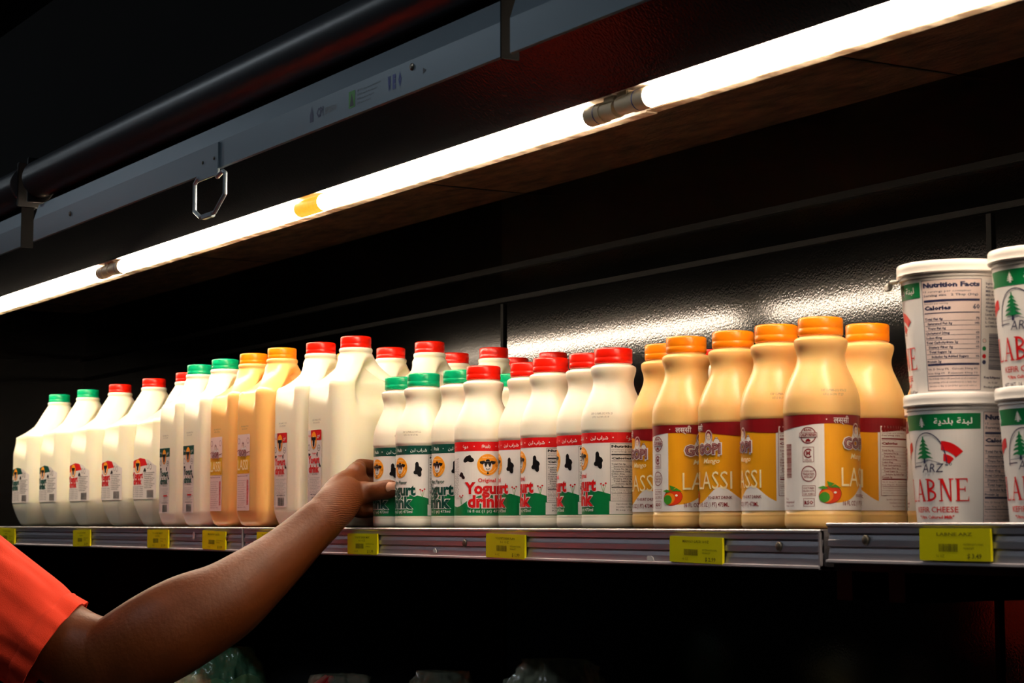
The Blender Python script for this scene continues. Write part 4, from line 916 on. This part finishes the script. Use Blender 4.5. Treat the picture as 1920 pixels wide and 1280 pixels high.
# shirt: trunk plus open right sleeve
bm = bmesh.new()
limb(bm, [(T(0, 0, .80), .175, .125), (T(0, 0, .95), .17, .12), (T(0, 0, 1.15), .185, .125), (T(0, -.005, 1.27), .165, .105), (T(0, 0, 1.345), .085, .08)], n=36)
limb(bm, [(T(-.06, 0, 1.30), .075, .085), (T(-.165, -.005, 1.285), .075, .075), (T(-.19, -.01, 1.20), .073, .073), (T(-.195, -.01, 1.10), .072, .072)])
limb(bm, [(T(.05, 0, 1.30), .08, .085), (SHO*.8+T(0, 0, 1.3)*.2, .080, .080), (at(-130, 1035, 2.335), .074, .072)])
shirt = pl(fuse(bm, 'shirt', SHIRT, person, .006, 8))
def sleeve(name, cents, i0, i1, grow, thick, parent, foldamp):
    """open tube around the arm between two stations of the same run, so sleeve and hem share their folds"""
    bm = bmesh.new(); cm = catmull([(*c, r1, r2) for c, r1, r2 in cents], 10); n = 96; L = []; m = len(cm); idx = list(range(i0, min(i1, m)))
    for side in (0, 1):
        rings = []
        for i in idx:
            c = cm[i]; P = V(c[:3]); A_ = V(cm[min(i+1, m-1)][:3]); B_ = V(cm[max(i-1, 0)][:3]); d = (A_-B_).normalized(); a = d.cross(FW).normalized(); b = d.cross(a).normalized(); rg = []
            g = grow if i > idx[0] else 0
            for k in range(n):
                t = 2*pi*k/n; ra, rb = c[3]-side*thick+g, c[4]-side*thick+g; w_ = i*.028
                f = foldamp*(noise.noise(V((cos(t)*1.7+w_*.4, sin(t)*1.7, w_)))+.6*noise.noise(V((cos(t)*3.4+7, sin(t)*3.4, w_*1.6+cos(t)*.5)))+.18*noise.noise(V((cos(t)*9, sin(t)*9, w_*2))))
                rg.append(bm.verts.new(P+a*(ra+f)*cos(t)+b*(rb+f)*sin(t)))
            rings.append(rg)
        for A2, B2 in zip(rings, rings[1:]):
            for k in range(n): bm.faces.new((A2[k], A2[(k+1) % n], B2[(k+1) % n], B2[k]))
        L.append(rings)
    for e in (0, -1):
        for k in range(n): bm.faces.new((L[0][e][k], L[0][e][(k+1) % n], L[1][e][(k+1) % n], L[1][e][k]))
    return pl(fin(bm, name, SHIRT, parent, True, 50))
q = 2.31/FPX
cen = [(at(-175, 1020, 2.335), .078, .072), (at(-100, 1068, 2.33), 114*q, .070), (at(-20, 1130, 2.32), 108*q, .068), (at(40, 1172, 2.315), 105*q, .067), (at(75, 1196.5, 2.311), 103*q, .066), (at(101, 1214, 2.31), 103*q, .066)]
sleeve('sleeve', cen, 0, 43, 0, .0016, person, .008)
sleeve('hem', cen, 40, 51, .0022, .0035, person, .008)
# trousers and shoes
bm = bmesh.new()
limb(bm, [(T(0, 0, .86), .155, .11), (T(0, 0, .93), .15, .11)], n=30)
for sx in (-1, 1): limb(bm, [(T(.075*sx, 0, .88), .095, .095), (T(.095*sx, 0, .70), .085, .085), (T(.10*sx, .01, .48), .065, .065), (T(.10*sx, -.005, .28), .06, .06), (T(.10*sx, -.01, .10), .055, .055)])
pl(fuse(bm, 'trousers', mat('dark_trousers', (28, 30, 40), .85), person, .007, 6))
for sx in (-1, 1):
    bm = bmesh.new(); limb(bm, [(T(.10*sx, -.04, .05), .042, .042), (T(.105*sx, .06, .045), .045, .038), (T(.11*sx, .15, .038), .042, .030), (T(.112*sx, .19, .034), .034, .026)])
    for v in bm.verts: v.co.z = max(v.co.z, .004)
    pl(fin(bm, 'shoe', mat('black_shoe', (18, 18, 20), .5), person, True))

# ------------------------------------------------------------------ lower deck with bagged produce
LZ = CZ-.40
t = thing('lower_deck', (.3, WY(1.3), LZ), 'dark lower deck of the case carrying bagged vegetables', 'shelf'); c = Vector(t.location)
bm = bmesh.new(); box(bm, -2.899, 3.2, WY(.98), WALLY-.0005, LZ-.05, LZ, .002); o = fin(bm, 'deck_panel', DARKM, t); o.location = -c
bm = bmesh.new(); box(bm, -2.899, 3.2, WY(.98), WALLY-.0005, 0.001, LZ-.0505); o = fin(bm, 'base_cabinet', BLACKP, t); o.location = -c
PB = {}
def bag(px, py, Y, wd, colr, film, lb, cat='bag', name='produce_bag', stripe=None, sd=1):
    X, Z = px_x(px, Y), px_z(px, py, Y); h = Z-LZ; t = thing(name, (X, WY(Y), LZ), lb, cat)
    rr = random.Random(sd)
    for k in range(5):
        a = 2*pi*k/5+rr.random(); bm = bmesh.new(); r = wd*.24
        bmesh.ops.create_icosphere(bm, subdivisions=3, radius=r, matrix=Matrix.Translation((cos(a)*wd*.22, sin(a)*wd*.2, h*(.42+.2*rr.random()))) @ Matrix.Diagonal((1, 1, 1.15, 1)))
        for v in bm.verts: v.co += v.normal*.006*noise.noise(v.co*40)
        fin(bm, 'vegetable', mat('veg_'+colr[0], colr[1], .5, bump=.001, bscale=60), t, True)
    bm = bmesh.new(); bmesh.ops.create_icosphere(bm, subdivisions=5, radius=1)
    for v in bm.verts:
        d = v.co.copy(); z = d.z; s = 1-.35*sm(.3, 1, z); q = V((d.x*wd*.55*s, d.y*wd*.5*s, max(-.98, z)*h*.62+h*.56))
        f = .35*abs(noise.noise(V((d.x*2.2+sd, d.y*2.2, z*1.2))))+.22*abs(noise.noise(V((d.x*6, d.y*6+sd, z*4))))+.13*abs(noise.noise(d*11))+.08*noise.noise(d*24); q -= d*wd*f*.55; q.z = min(max(q.z, .001), h); v.co = q
    bg = fin(bm, 'bag_film', film, t, True)
    if stripe:
        bm = bmesh.new()
        for a0 in (-.5, -.2, .12, .38): limb_pts = [V((wd*.56*sin(a0+.12*k)*cos(k*.32), -wd*.5*cos(a0)*cos(k*.32), h*.5+h*.51*sin(k*.32))) for k in range(5)]; [cyl(bm, p, q2, .0035, 8) for p, q2 in zip(limb_pts, limb_pts[1:])]
        fin(bm, 'printed_stripe', stripe, t)
FILMG = mat('green_bag_film', (100, 170, 130), .1, bump=.006, bscale=28, alpha=.5, spec=.8); FILMC = mat('clear_bag_film', (190, 195, 170), .12, bump=.005, bscale=32, alpha=.22, spec=.8)
bag(432, 1213, 1.22, .15, ('leaf', (120, 160, 90)), FILMG, 'crinkled green plastic bag of vegetables behind the elbow crook', sd=2)
bag(362, 1266, 1.075, .11, ('pale', (190, 190, 130)), FILMC, 'pale bag of vegetables showing its top edge under the forearm', sd=5)
bag(642, 1265, 1.18, .15, ('pale', (190, 190, 130)), FILMC, 'pale bag with thin red stripes at the bottom edge of the picture', sd=8, stripe=mat('red_stripe', (150, 20, 30), .4))
bag(830, 1258, 1.2, .13, ('yell', (170, 160, 80)), FILMC, 'dim yellowish bag at the bottom, right of the red-striped one', sd=11)
bag(1040, 1236, 1.22, .17, ('olive', (120, 120, 60)), FILMC, 'dim olive green bag of produce farthest right at the bottom', sd=14)
